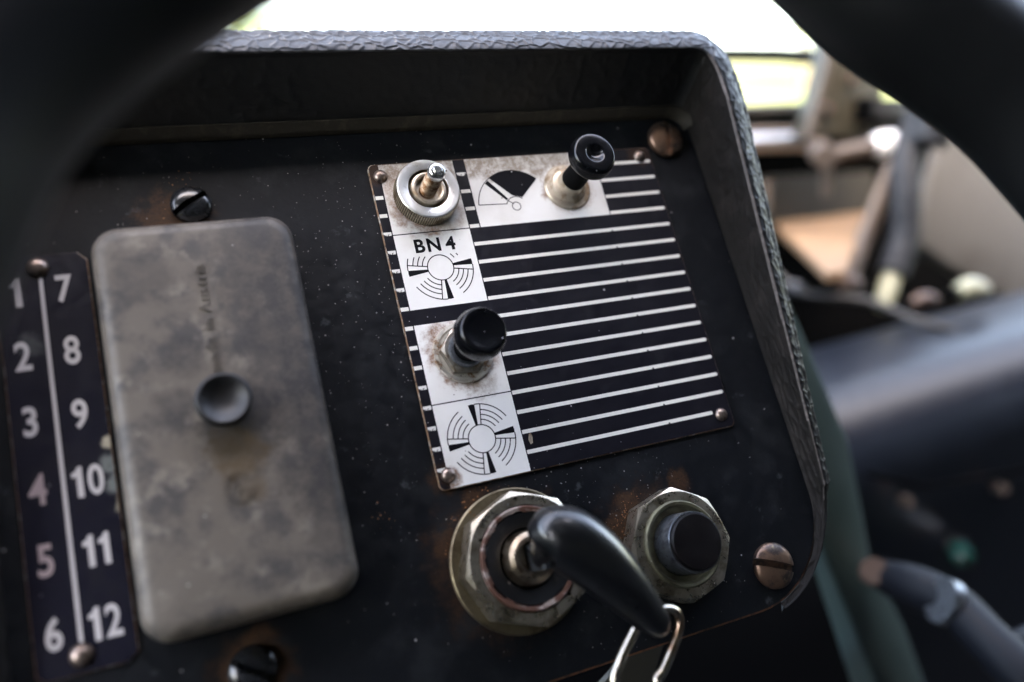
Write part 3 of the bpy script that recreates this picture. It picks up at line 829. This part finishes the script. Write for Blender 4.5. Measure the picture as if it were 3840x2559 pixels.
def hood():
    # inner contour: up the left side, over the top, down the right side, round the bottom right corner
    seg = []
    def line(a, b, nrm):
        L = math.dist(a, b); k = max(2, int(L / .00036))
        for i in range(k):
            seg.append((a[0] + (b[0] - a[0]) * i / k, a[1] + (b[1] - a[1]) * i / k, 0.0, nrm))
    def corner(c, r, a0, a1):
        k = max(8, int(abs(a1 - a0) * (r + .014) / .00036))
        for i in range(k):
            seg.append((c[0], c[1], r, a0 + (a1 - a0) * i / k))
    END = PI * .42
    corner((PX0 + RB, PY0 + RB), RB, PI + END, PI)
    line((PX0, PY0 + RB), (PX0, PY1 - RT), PI)
    corner((PX0 + RT, PY1 - RT), RT, PI, PI / 2)
    line((PX0 + RT, PY1), (PX1 - RT, PY1), PI / 2)
    corner((PX1 - RT, PY1 - RT), RT, PI / 2, 0)
    line((PX1, PY1 - RT), (PX1, PY0 + RB), 0)
    corner((PX1 - RB, PY0 + RB), RB, 0, -END)
    A = np.array(seg)
    bx, by, rr, a = A.T
    y = by + rr * np.sin(a)
    below = np.clip(-np.where(a > PI / 2, PI - a, a) / END, 0, 1)  # 0..1 round the bottom corners
    low = below ** .45
    f = np.clip((y + .118) / (.021 + .118), 0, 1)           # taper of the side cheeks
    h = (.0020 + (.0185 - .0020) * f) * (1 - .8 * low)
    topn = np.clip(np.sin(a), 0, 1)
    ox = .0012 + .0006 * f                                     # ridge offset sideways
    oy = np.where(below > 0, ox, .0092)                        # ridge offset upwards
    wx = (.0042 + .0046 * f) * (1 - .98 * low)                 # nose width sideways
    wy = np.where(below > 0, wx, .0066)
    drop = (.0040 + (.0022 - .0040) * topn) * (1 - .8 * low)
    up = np.sin(a) > 1e-6
    def at(o_x, o_y, k):
        c, n_ = np.cos(a), np.sin(a)
        c = np.where(np.abs(c) < 1e-9, 0, c); n_ = np.where(np.abs(n_) < 1e-9, 0, n_)
        kk = np.where(up, k, 1.0)
        C = np.sign(c) * np.abs(c) ** kk; Sn = np.sign(n_) * np.abs(n_) ** kk
        return bx + (rr + o_x) * C, by + (rr + o_y) * Sn
    rx_, ry_ = at(ox, oy, .55)
    s = np.concatenate([[0], np.cumsum(np.hypot(np.diff(rx_), np.diff(ry_)))])
    rows = []
    def add(o_x, o_y, z, k, kind, t):
        x_, y_ = at(o_x, o_y, k)
        rows.append((x_, y_, z * np.ones(len(a)), kind, t))
    for t in np.linspace(0, 1, 22):                             # inner wall
        add(ox * t, oy * t, h * t, 1 - .45 * t, 0, t)
    R = .0012 * (1 - .7 * low)
    for t in np.linspace(0, 1, 7)[1:]:                          # rounded ridge
        b = t * PI / 2
        add(ox + R * (1 - math.cos(b)), oy + R * (1 - math.cos(b)), h + R * math.sin(b) * .9, .55, 1, t)
    for t in np.linspace(0, 1, 26)[1:]:                         # nose
        add(ox + R + (wx - R) * t, oy + R + (wy - R) * t, h + R * .9 - drop * t ** 1.6, .55 + .15 * t, 2, t)
    q = .0024 * (1 - .85 * low)
    for t in np.linspace(0, 1, 9)[1:]:                          # outer shoulder
        b = t * PI / 2
        add(ox + wx + q * math.sin(b), oy + wy + q * math.sin(b), h + R * .9 - drop - q * (1 - math.cos(b)), .7, 3, t)
    zs = h + R * .9 - drop - q
    for t in np.linspace(0, 1, 40)[1:]:                         # outer skirt
        add(ox + wx + q + .001 * t * (1 - low), oy + wy + q + .001 * t, zs * (1 - t) + t * (-.024 * (1 - below ** 2) - .0010 * below ** 2), .7, 4, t)
    P = np.array([[r[0], r[1], r[2]] for r in rows]).transpose(0, 2, 1)
    m, n = P.shape[:2]
    du = np.gradient(P, axis=1); dv = np.gradient(P, axis=0)
    N = np.cross(dv, du); N /= np.linalg.norm(N, axis=2, keepdims=True) + 1e-12
    T = np.zeros((m, n)); T[1:] = np.cumsum(np.linalg.norm(np.diff(P, axis=0), axis=2), axis=0)
    Sg = np.broadcast_to(s, (m, n))
    T0 = T[22][None]
    wob = .0005 * np.sin(Sg * 900 + T * 300) + .0004 * np.sin(T * 1700 + Sg * 170)
    gap, idr = voro(Sg + wob, T - T0 + wob, .0032, .0023, 3.0)
    big = np.clip((gap - .07) / .15, 0, 1); big = big * big * (3 - 2 * big)
    kind = np.array([r[3] for r in rows])[:, None]; tt = np.array([r[4] for r in rows])[:, None]
    amp = np.where(kind == 0, 0.0, np.where(kind == 1, np.clip(tt * 1.4 - .4, 0, 1), 1.0)) * (1 - .8 * low)[None]
    d = big * (.00024 + .00008 * idr) * amp * (.85 + .15 * np.clip(np.sin(a), 0, 1))[None]
    gap2, id2 = voro(Sg, T, .0070, .0016, 9.0)
    d = d + np.where(kind == 0, 1, 0) * np.clip(gap2 * 3, 0, 1) * .00026 * np.clip(tt * 6, 0, 1)
    P = P + N * d[..., None]
    return P, kind[:, 0], a
P, kd, ang = hood()
def grid_geo(P, mi=None):
    m, n = P.shape[:2]
    V = P.reshape(-1, 3)
    idx = np.arange(m * n).reshape(m, n)
    q = np.stack([idx[:-1, :-1], idx[1:, :-1], idx[1:, 1:], idx[:-1, 1:]], -1).reshape(-1, 4)
    return V, q[:, ::-1]
def fast_mesh(name, V, q, mats, mi=None):
    me = bpy.data.meshes.new(name)
    me.vertices.add(len(V)); me.vertices.foreach_set('co', np.ascontiguousarray(V, dtype=np.float32).ravel())
    me.loops.add(q.size); me.loops.foreach_set('vertex_index', np.ascontiguousarray(q, dtype=np.int32).ravel())
    me.polygons.add(len(q)); me.polygons.foreach_set('loop_start', np.arange(0, q.size, 4, dtype=np.int32))
    for m_ in mats: me.materials.append(m_)
    if mi is not None: me.polygons.foreach_set('material_index', np.ascontiguousarray(mi, dtype=np.int32))
    me.polygons.foreach_set('use_smooth', np.ones(len(q), dtype=bool))
    me.update(calc_edges=True); me.validate()
    return me
hd = put("dashboard_hood", "padded black vinyl hood with pebbled grain around the top and right of the panel", "dashboard hood", (0, .0150, 0))
inner_rows = 26
def hood_part(name, sl, mats, mi=None):
    Q = P[sl] - np.array((0, .0150, 0))
    V, q = grid_geo(Q)
    if callable(mi):
        mi = mi(Q.shape)
    me = fast_mesh(name, V, q, mats, mi)
    o = bpy.data.objects.new(name, me); COL.objects.link(o); o.parent = hd
    return o
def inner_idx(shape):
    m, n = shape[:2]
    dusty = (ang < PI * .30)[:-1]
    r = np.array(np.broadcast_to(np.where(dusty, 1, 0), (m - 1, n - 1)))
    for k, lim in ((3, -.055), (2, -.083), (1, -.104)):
        r[-k:][:, dusty & (P[20, :-1, 1] > lim)] = 2  # last rows of the right cheek take the painted ridge light
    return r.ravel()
hood_part("lining", slice(0, inner_rows), [m_vinyl_in, m_vinyl_side, m_ridge_lit], inner_idx)
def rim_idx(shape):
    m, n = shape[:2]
    return np.broadcast_to(np.where(np.sin(ang[:-1]) > .55, 1, 0), (m - 1, n - 1)).ravel()  # upward faces take the painted sky sheen, the sides the darker copy
hood_part("padded_rim", slice(inner_rows - 1, None), [m_vinyl, m_vinyl_lit], rim_idx)
# trim strip where the lining meets the panel
def trim():
    k = np.arange(0, len(ang), 6)
    sel = [i for i in k if PI * .02 < ang[i] < PI * .98]
    V, F = [], []
    for i in sel:
        p = P[0, i]; nx, ny = math.cos(ang[i]), math.sin(ang[i])
        for o_, z_ in ((-.0012, -.0006), (-.0010, .0005), (-.0006, .0011), (.0008, .0030), (.0012, .0028)):
            V.append((p[0] + nx * o_, p[1] + ny * o_ - .0150, z_))
    for j in range(len(sel) - 1):
        for r in range(4):
            F.append((j * 5 + r, j * 5 + r + 1, (j + 1) * 5 + r + 1, (j + 1) * 5 + r)[::-1])
    return V, F
part("trim_strip", trim(), m_trim, hd)

# body sheet to the left of the panel and dark box behind it
put("side_sheet", "grey green painted dashboard sheet left of the number strip", "dashboard", (-.12, -.06, -.024),
    make_mesh("side_sheet", bevelled(prism(rrect(-.30, -.16, -.004, .10, .006), -.003, 0)[:2], .001, 2), m_teal))
lp = put("knee_panel", "black knee panel in the dark below the instrument panel", "knee panel", (0, -.15, -.13))
part("sheet", box(-.30, -.16, -.006, .19, .04, 0, .002), m_dark, lp)
part("bracket", shift(bevelled(prism([(0, -.006), (.034, .008), (.046, .022), (.030, .018), (.006, .006)], 0, .004)[:2], .001, 2), (.016, .000, .09)), m_inner, lp, label="dull olive bracket seen through the key ring")
part("bracket_post", box(.020, -.002, .0, .028, .004, .0905, .001), m_dark, lp)

# ---------------------------------------------------------------- panel screws
for nm, (x, y), R, mt, an, lab in (("screw", (-.0489, -.0028), .0046, m_screw_black, math.radians(30), "glossy black slotted screw above the grey lid"),
                                 ("screw", (.0757, -.1166), .0058, m_screw_rust, math.radians(-23), "brown slotted screw at the lower right corner"),
                                 ("screw", (.0845, .0066), .0056, m_screw_rust, math.radians(75), "brown slotted screw at the upper right corner"),
                                 ("screw", (-.0519, -.1062), .0048, m_screw_black, math.radians(-35), "dark slotted screw below the grey lid")):
    part(nm, screw_head(R, .0009, .0022, R * .30, .0011 if 'upper right' in lab else .0024, an), mt, panel, angle=40, label=lab, loc=(x, y, -.0006))

# ================================================================ striped switch plate
plate = put("switch_plate", "black striped switch plate with white blocks, printed fans and the marking BN 4", "switch plate", (0, 0, 0))
part("base_plate", chamfered(rrect(-.0060, -.0797, .0775, .0044, .0015, 5), rrect(-.0058, -.0795, .0773, .0042, .0014, 5), -.0008, 0, .0002), [m_plate, m_plate_edge], plate, angle=30)
Z1, Z2 = .00004, .00007
def rect(x0, y0, x1, y1): return [(x0, y0), (x1, y0), (x1, y1), (x0, y1)]
part("white_block", prism([(-.0032, .0041), (-.0034, -.0153), (.0169, -.0153), (.0168, .0041)], 0, Z1, bottom=False)[:2], m_white, plate, label="white block under the knurled nut", smooth=False)
part("white_block", prism(rect(-.0034, -.0355, .0169, -.01560), 0, Z1, bottom=False)[:2], m_white, plate, label="white block marked BN 4 with a three bladed fan", smooth=False)
part("white_block", prism(rect(-.0034, -.0594, .0169, -.0395), 0, Z1, bottom=False)[:2], m_white, plate, label="white block under the lower pull knob", smooth=False)
part("white_block", prism(rect(-.0034, -.0795, .0169, -.0597), 0, Z1, bottom=False)[:2], m_white, plate, label="white block with a four bladed fan", smooth=False)
part("white_block", prism(rect(.0201, -.0155, .0587, .0042), 0, Z1, bottom=False)[:2], m_white, plate, label="white block with the dial pictogram", smooth=False)
SW = .00098
def stripe_poly(x0, x1, y, rnd=True):
    p = [(x1, y + SW / 2), (x0, y + SW / 2), (x0, y - SW / 2), (x1, y - SW / 2)]
    if rnd:
        p += [(x1 + SW / 2 * math.cos(a), y + SW / 2 * math.sin(a)) for a in np.linspace(-PI / 2, PI / 2, 8)[1:-1]]
    return p
stripe0 = {}
def stripe(x0, x1, y, mt, rnd=False):
    key = (round(x1 - x0, 5), rnd, mt.name)
    if key in stripe0:
        copy_part(stripe0[key], plate, (x0, y, 0))
    else:
        stripe0[key] = part("stripe", prism(stripe_poly(0, x1 - x0, 0, rnd), 0, Z1, bottom=False)[:2], mt, plate, smooth=False, loc=(x0, y, 0))
for k in range(16):
    y = -.005 * k
    if k <= 3:
        stripe(.0590, .0763, y, m_stripe, True)
        stripe(.0172, .0198, y, m_tick if k == 0 else m_stripe)
    else:
        stripe(.0172, .0763 if k < 15 else .0712, y, m_stripe, True)
    if 1 <= k <= 15:
        stripe(-.0057, -.0037, y, m_tick if k in (3, 4, 5, 6, 11, 12, 13, 14, 15) else m_stripe)

def fan(cx, cy, blades, full):
    g = []
    w = .00026
    z0, z1 = Z1, Z2
    g.append(ring_arc(.0034, w, 0, 360, z0, z1, 48))
    for b in blades:
        g.append(prism([pol(.0034, b + 13.3), pol(.0034, b + 3), pol(.0085, b - .5), pol(.0086, b + 4.8), pol(.0086, b + 10.3)], z0, z1, bottom=False)[:2])
        g.append(stroke(pol(.0034, b - 10), pol(.0085, b - 10), w, z0, z1))
        g.append(ring_arc(.0085, w, b - .3, b - 10.5, z0, z1, 6))
    for b, spans in full:
        for r, (a0, a1) in zip((.0047, .0059, .0071, .0085), spans):
            g.append(ring_arc(r, w, a0, a1, z0, z1, 16))
    gg = shift(merge(*g), (cx, cy, 0))
    return gg
full4 = [(b, [(b - 10, b - 60)] * 4) for b in (90, 0, -90, 180)]
part("fan_symbol", fan(.0068, -.0696, (90, 0, -90, 180), full4), m_ink, plate, label="printed fan with four blades", smooth=False)
full3 = [(0, [(-10, -60)] * 4), (-90, [(-100, -149)] * 4), (180, [(170, 135), (170, 144), (170, 151), (170, 157.5)]), (90, [(46, 29), (35, 28)])]
part("fan_symbol", fan(.0068, -.0253, (0, -90, 180), full3), m_ink, plate, label="printed fan with three blades below BN 4", smooth=False)
for ch, x, sx in (("B", .0027, 1.0), ("N", .0064, 1.0), ("4", .0108, 1.05)):
    part("letter", shift(text_geo(ch, .0037, .030, Z2 - Z1, sx), (x, -.0190, Z1)), m_ink, plate, smooth=False, label="printed character " + ch)
# dial pictogram
g = []
c = (.0319, -.0108)
w = .00022
g.append(ring_arc(.0109, w, 46, 172, Z1, Z2, 40))
g.append(stroke(pol(.0109, 172), (-.0030, .0012), w, Z1, Z2))
g.append(prism([pol(.0035, 53)] + [pol(.0108, a) for a in np.linspace(46, 124, 22)] + [pol(.0037, 103)] + [pol(.0033, a) for a in (90, 75, 62)], Z1, Z2, bottom=False)[:2])
g.append(prism([pol(.0034, 127), pol(.0107, 128.5), pol(.0107, 135.5), pol(.0034, 141)], Z1, Z2 - .00001, bottom=False)[:2])
g.append(stroke((-.0022, .0020), (-.0008, .0010), w, Z1, Z2))
g.append(ring_arc(.0031, w, 50, 160, Z1, Z2, 20))
dial = merge(*g)
part("dial_symbol", merge(shift(dial, (c[0], c[1], 0)), shift(ring_arc(.0012, w, 0, 360, Z1, Z2, 28), (.0316, -.0105, 0))), m_ink, plate, label="printed dial with a black sector and a needle", smooth=False)
part("needle", shift(prism([pol(.0037, 116), pol(.0106, 124.2), pol(.0106, 128.2), pol(.0034, 129)], Z2, Z2 + .00002, bottom=False)[:2], (c[0], c[1], 0)), m_white, plate, smooth=False)
# chipped paint
part("paint_chip", shift(prism([(0, -.0014), (.0006, -.0012), (.0009, .0004), (.0007, .0013), (.0002, .0012), (-.0003, -.0002)], 0, .00012, bottom=False)[:2], (.0186, -.0719, 0)), m_brass, plate, label="drop of old paint beside the lower fan")
rv = None
for i, (x, y) in enumerate(((-.0032, .0009), (.0737, .0016), (-.0033, -.0764), (.0740, -.0760))):
    if rv is None:
        rv = part("rivet", lathe([(.0019, -.0001)] + arc_prof(.0018, 0, .0001, .0012, 8), 32), m_rivet, plate, loc=(x, y, 0))
    else:
        copy_part(rv, plate, (x, y, 0))

# ================================================================ switches on the plate
# toggle with knurled ring nut
tg = put("toggle_switch", "silver toggle switch with a knurled round nut and rusty threaded stud", "switch", (.0070, -.0057, 0))
NK = 84
def knurl(t, j):
    return 1.0 + (-.034 * (0.5 + 0.5 * math.cos(NK * t)) if j in (2, 3) else 0.0)
kg = lathe([(.0072, .0001), (.0080, .0001), (.00835, .0006), (.00835, .0042), (.0081, .0046), (.0078, .0048), (.0055, .0048), (.0053, .0046), (.0052, .0030)], NK * 6, knurl, capt=False)
kmi = [1 if (q // (NK * 6)) in (1, 2, 3) and (q % 6) in (0, 5) else 0 for q in range(len(kg[1]))]
part("knurled_nut", (kg[0], kg[1], kmi), [m_knurl, m_groove], tg, angle=25)
part("nut_face", lathe([(.00805, .00468), (.0078, .00488), (.0056, .00490), (.0053, .00470)], 96, capt=False), m_zinc, tg)
part("bushing", lathe([(.0052, .0026), (.0047, .0026), (.0046, .0044), (.0044, .0049), (.0039, .0051), (.0034, .0049), (.0032, .0044), (.0030, .0034), (.0, .0032)], 64, capt=False), m_brass, tg)
th = [(.00215, .0028)]
zz = .0036
while zz < .0118:
    th += [(.0022, zz), (.0019, zz + .00028)]
    zz += .00056
part("threaded_stud", lathe(th + [(.0021, .0120)], 40, capt=False), m_rustthread, tg, angle=60)
part("stud_tip", lathe([(.00205, .0118), (.0022, .0121), (.0022, .0134)] + arc_prof(.0022, .0134, .0014, .0143, 6) + [(.0012, .0143), (.0009, .0146)], 40), m_chrome, tg)

def pull_knob(o, face_r, z_face, shank_r, dish_r, dish_d, z0, head_h, rimr):
    hz = z_face - head_h
    part("shank", lathe([(shank_r, z0), (shank_r * .96, z0 + (hz - z0) * .6), (shank_r * 1.02, hz - .0010), (shank_r * 1.05, hz + .0004)], 48), m_shank, o)
    prof = [(shank_r * 1.02, hz - .0008), (face_r * .72, hz - .0002), (face_r * .93, hz + .0002)]
    prof += arc_prof(face_r, hz + rimr * .9, face_r - rimr, z_face, 7)
    d = []
    for i in range(1, 12):
        t = i / 11
        r = dish_r * (1 - t)
        d.append((r, z_face - dish_d * (1 - (r / dish_r) ** 2)))
    prof += [(dish_r + (face_r - rimr - dish_r) * .5, z_face), (dish_r * 1.08, z_face), (dish_r * 1.01, z_face - .00003)] + d[:-1]
    return prof
gk = put("dimpled_switch", "black pull knob with a small central dimple beside the dial pictogram", "switch", (.0479, -.0063, 0))
part("flange", lathe([(.0068, 0), (.0068, .0003), (.0064, .0008), (.0052, .0009), (.0048, .0018), (.0040, .0022)], 56), m_brass, gk)
part("neck", lathe([(.0037, .0020), (.0036, .0036), (.0031, .0044), (.0031, .0060)], 48), m_brass, gk)
part("knob", lathe(pull_knob(gk, .0062, .0190, .0033, .0026, .0014, .0046, .0042, .0011), 64), m_gloss, gk, angle=50)

pk = put("pull_switch", "black dished pull switch on a dull hexagonal nut, on the lower white block", "pull switch", (.0072, -.0480, 0))
def wk(t, j):
    return 1.0 + (.012 * math.cos(72 * t) if j in (1, 2) else 0.0)
part("toothed_washer", lathe([(.0077, 0), (.0077, .0004), (.0075, .0009), (.0066, .0010), (.0063, .0006), (.0050, .0006)], 288, wk, capt=False), m_bright_washer, pk, angle=25)
part("hex_nut", nut(6, .0062, .0030, .0042, math.radians(22), .5, 120, .0006), m_hexnut, pk, angle=25)
part("collar", lathe([(.0046, .0028), (.0045, .0036), (.0042, .0041), (.0035, .0042), (.0033, .0036)], 56), m_steel, pk)
part("knob", lathe(pull_knob(pk, .0062, .0180, .0033, .0047, .0007, .0040, .0056, .0014), 64), m_gloss, pk, angle=50)

# ================================================================ ignition lock, key and ring; starter button
ig = put("ignition_lock", "ignition lock with a large olive washer, eight sided nut and flaking red ring", "ignition lock", (.0087, -.0988, -.0008))
part("washer", lathe([(.0166, 0), (.0166, .0009), (.0162, .0012), (.0118, .0012)], 96, capt=False), m_washer, ig)
part("octagon_nut", nut(8, .0153, .0080, .0118, math.radians(24.6), .55, 160, .0012), m_nut, ig, angle=22)
def flake(t, j):
    return 1.0 + (.018 * math.sin(7 * t + 1) + .022 * math.sin(17 * t) * math.sin(5 * t) + .012 * math.sin(43 * t) if j == 3 else 0.0)
part("threaded_ring", lathe([(.0117, .0050), (.0116, .0078), (.0112, .0084), (.0104, .0082), (.0102, .0066)], 160, flake, capt=False), m_rustring, ig, angle=50)
part("barrel", lathe([(.0108, .0050), (.0106, .0074), (.0100, .0079), (.0080, .0075), (.0068, .0070), (.0064, .0052), (.0058, .0052)], 72), m_barrel, ig)
part("spindle", lathe([(.0062, .0066), (.0061, .0086), (.0056, .0102), (.0046, .0109), (.0036, .0108), (.0030, .0098), (.0028, .0080)], 64), m_spindle, ig)

ky = put("ignition_key", "glossy black drop shaped key handle slanting across the lock", "key", (.0087, -.0988, .0100))
def kl(p): return (p[0] * mm - .0087, p[1] * mm + .0988, p[2] * mm - .0100)
kp = smooth_path([(7.6, -96.0, 18.4, 3.0, 2.6), (8.3, -95.6, 19.0, 5.0, 4.4), (10.4, -95.5, 20.0, 6.5, 5.8), (13.7, -97.4, 20.4, 7.1, 6.3), (17.6, -101.4, 20.2, 6.9, 6.0), (21.2, -106.0, 19.8, 6.2, 5.4), (24.6, -111.0, 19.2, 5.2, 4.5), (27.6, -115.6, 18.4, 4.1, 3.5), (29.8, -119.2, 17.9, 3.1, 2.6), (30.8, -120.8, 17.7, 1.6, 1.4)], 6)
part("handle", tube([kl(p[:3]) for p in kp], [(float(p[3]) * mm, float(p[4]) * mm) for p in kp], 28, flat=(0, 0, 1)), m_gloss2, ky, angle=60)
part("blade", box(-.0009, -.0030, -.0040, .0009, .0030, .0072, .0003), m_steel, ky)
part("lug", tube([kl(p) for p in ((8.6, -98.4, 13.2), (8.6, -97.4, 16.5), (9.4, -96.4, 18.6))], [(.0032, .0020), (.0034, .0024), (.0042, .0030)], 16, flat=(1, 0, 0)), m_gloss2, ky)

kr = put("key_ring", "open nickel wire key ring hooked through the key tip and hanging out of view", "key ring", (.0300, -.1160, .0180))
def rl(p): return (p[0] - .0300, p[1] + .1160, p[2] - .0180)
rp = smooth_path([(*(0.02305, -0.11806, 0.02),), (*(0.02113, -0.12003, 0.0197),), (*(0.01917, -0.12206, 0.0194),), (*(0.01759, -0.12408, 0.019),), (*(0.01598, -0.12685, 0.0186),), (.0158, -.1345, .0180), (.0170, -.1385, .0174), (.0205, -.1410, .0170), (.0245, -.1395, .0170), (.0275, -.1360, .0172), (*(0.02602, -0.12985, 0.0172),), (*(0.02801, -0.1281, 0.0174),), (*(0.03017, -0.12592, 0.0176),), (*(0.03213, -0.12374, 0.0178),), (*(0.03359, -0.12176, 0.018),), (*(0.03465, -0.11946, 0.0183),), (*(0.03427, -0.1176, 0.0187),), (*(0.03259, -0.11642, 0.019),), (*(0.03056, -0.11617, 0.0192),), (.0278, -.1165, .0176)], 5)
part("wire", tube([rl(p) for p in rp], .00108, 14), m_wire, kr)

pb = put("push_button", "black starter push button in an eight sided nut at the lower right", "push button", (.0487, -.1050, -.0008))
part("octagon_nut", nut(8, .0139, .0056, .0104, math.radians(16.6), .45, 160, 0), m_nut, pb, angle=22)
part("threaded_ring", lathe([(.0106, .0040), (.0104, .0062), (.0100, .0066), (.0094, .0064), (.0088, .0050), (.0076, .0046), (.0066, .0048)], 80, capt=False), m_olive, pb)
part("sleeve", lathe([(.0073, .0040), (.0072, .0114), (.0070, .0117), (.0067, .0117), (.0067, .0110)], 72, capt=False), m_steel, pb)
part("cap", lathe([(.00668, .0106), (.00668, .0121), (.0063, .0126), (.0040, .0128), (.0020, .0127)], 64), m_cap, pb)

# ================================================================ grey lid and number strip on the left
lid = put("fuse_box_lid", "worn grey fuse box lid with rounded corners and raised lettering", "fuse box lid", (-.0495, -.0535, -.0008))
def lid_geo():
    P2 = rrect(-.0212, -.0436, .0212, .0430, .0058, 10)
    rows = [(1.0, .0), (.992, .0085)]
    n = len(P2)
    V, F = [], []
    def ring(inset, z):
        q = rrect(-.0212 + inset, -.0436 + inset, .0212 - inset, .0430 - inset, max(.0058 - inset * .6, .002), 10)
        V.extend((x, y, z) for x, y in q)
    prof = [(0, 0), (.0003, .0070)] + [(.0003 + .0036 * (1 - math.cos(a)), .0070 + .0036 * math.sin(a)) for a in np.linspace(.2, PI / 2, 8)] + [(.008, .01075), (.014, .0108)]
    for i, z in prof: ring(i, z)
    for j in range(len(prof) - 1):
        for i in range(n):
            a, b = j * n + i, j * n + (i + 1) % n
            F.append((a, b, b + n, a + n))
    F.append(tuple((len(prof) - 1) * n + i for i in range(n)))
    return V, F
part("cover", lid_geo(), m_lid, lid, angle=40)
part("knob", lathe([(.0042, .0100), (.0042, .0128), (.0053, .0136), (.0056, .0148)] + arc_prof(.0056, .0150, .0049, .0164, 5) + [(.0044, .0162), (.0034, .0154), (.0020, .0148), (.0008, .0146)], 56), m_lidknob, lid, angle=50, label="dark dished knob on the grey lid")
tx = text_geo("made in Austria", .0024, .004, .00042, 1.0, 1.12)
part("lettering", shift(tx, (-.0004, .0195, .01074), PI / 2), m_lid, lid, label="raised lettering made in Austria", smooth=False)
g = [ring_arc(.0031, .0004, 0, 360, 0, .0003, 40), ring_arc(.0024, .0004, 0, 360, 0, .0003, 40), ring_arc(.0012, .0005, 30, 300, 0, .0003, 20), stroke((-.0004, -.0001), (.0012, -.0001), .0004, 0, .0003)]
part("emblem", shift(merge(*g), (.0002, -.0174, .01074)), m_lid, lid, label="raised round emblem on the lid", smooth=False)

ns = put("number_strip", "black strip numbered 1 to 12 in two columns along the left edge", "number strip", (-.0807, -.0535, 0))
def nl(x, y): return (x * mm + .0807, y * mm + .0535)
poly = [nl(*p) for p in ((-89.6, -97.0), (-88.0, -98.4), (-73.6, -98.4), (-71.8, -97.0), (-71.8, -13.9), (-73.6, -12.0), (-88.2, -11.8), (-89.6, -13.2))]
inset = [((x - .0) * .976, (y + .0016) * .9965 - .0016) for x, y in poly]
part("strip_plate", chamfered(poly, inset, -.0008, 0, .0003), [m_strip, m_plate_edge], ns, angle=20)
part("centre_line", prism([nl(-81.8, -92.6), nl(-81.05, -92.6), nl(-80.75, -16.5), nl(-81.5, -16.5)], 0, Z1, bottom=False)[:2], m_digit, ns, smooth=False)
for i in range(12):
    x = -85.9 if i < 6 else -76.9
    y = -20.2 - 13.95 * (i % 6)
    two = i >= 9
    part("digit" if i < 9 else "number", shift(number_geo(str(i + 1), .0063, .022, Z1, .76 if not two else .72), (*nl(x, y), 0)), m_digit_pink if i in (3, 4) else m_digit, ns, smooth=False, label="printed number %d" % (i + 1))
rv2 = part("rivet", lathe([(.0023, -.0001)] + arc_prof(.0022, 0, .0001, .0015, 8), 32), m_rivet, ns, loc=(*nl(-81.4, -14.9), 0))
copy_part(rv2, ns, (*nl(-81.6, -95.0), 0))

# ================================================================ steering wheel close to the camera
sw = put("steering_wheel", "black steering wheel, its two thick lower spokes blurred across both upper corners", "steering wheel", (.020, .025, .090))
RW, rw = .1900, .0135
def torus(R, r, n=140, m=24):
    V, F = [], []
    for i in range(n):
        t = 2 * PI * i / n
        for j in range(m):
            u = 2 * PI * j / m
            V.append(((R + r * math.cos(u)) * math.cos(t), (R + r * math.cos(u)) * math.sin(t), r * 1.05 * math.sin(u)))
    for i in range(n):
        for j in range(m):
            F.append((i * m + j, ((i + 1) % n) * m + j, ((i + 1) % n) * m + (j + 1) % m, i * m + (j + 1) % m))
    return V, F
part("rim", torus(RW, rw), m_rim, sw)
part("hub", lathe([(.029, -.012), (.030, .010), (.026, .017), (.014, .019)], 64, capb=True), m_rim, sw)
for pts in (((10, 20, 94), (-8, 13, 96), (-26.7, 3.9, 97), (-46.3, -11.3, 97), (-62.8, -23.5, 97), (-74.3, -35.5, 97), (-82, -50, 96.5), (-93, -78, 94), (-105, -112, 90)),
            ((30, 30, 89), (46, 22, 87), (60, 12.5, 85.5), (71, -2.5, 85), (79, -13.2, 85), (91, -23.2, 85), (103, -35, 85), (110.5, -48.5, 85.5), (120, -76, 87.5), (133, -126, 90))):
    p = smooth_path([(x * mm - .020, y * mm - .025, z * mm - .090) for x, y, z in pts], 6)
    part("spoke", tube(p, .0135, 28), m_rim, sw)
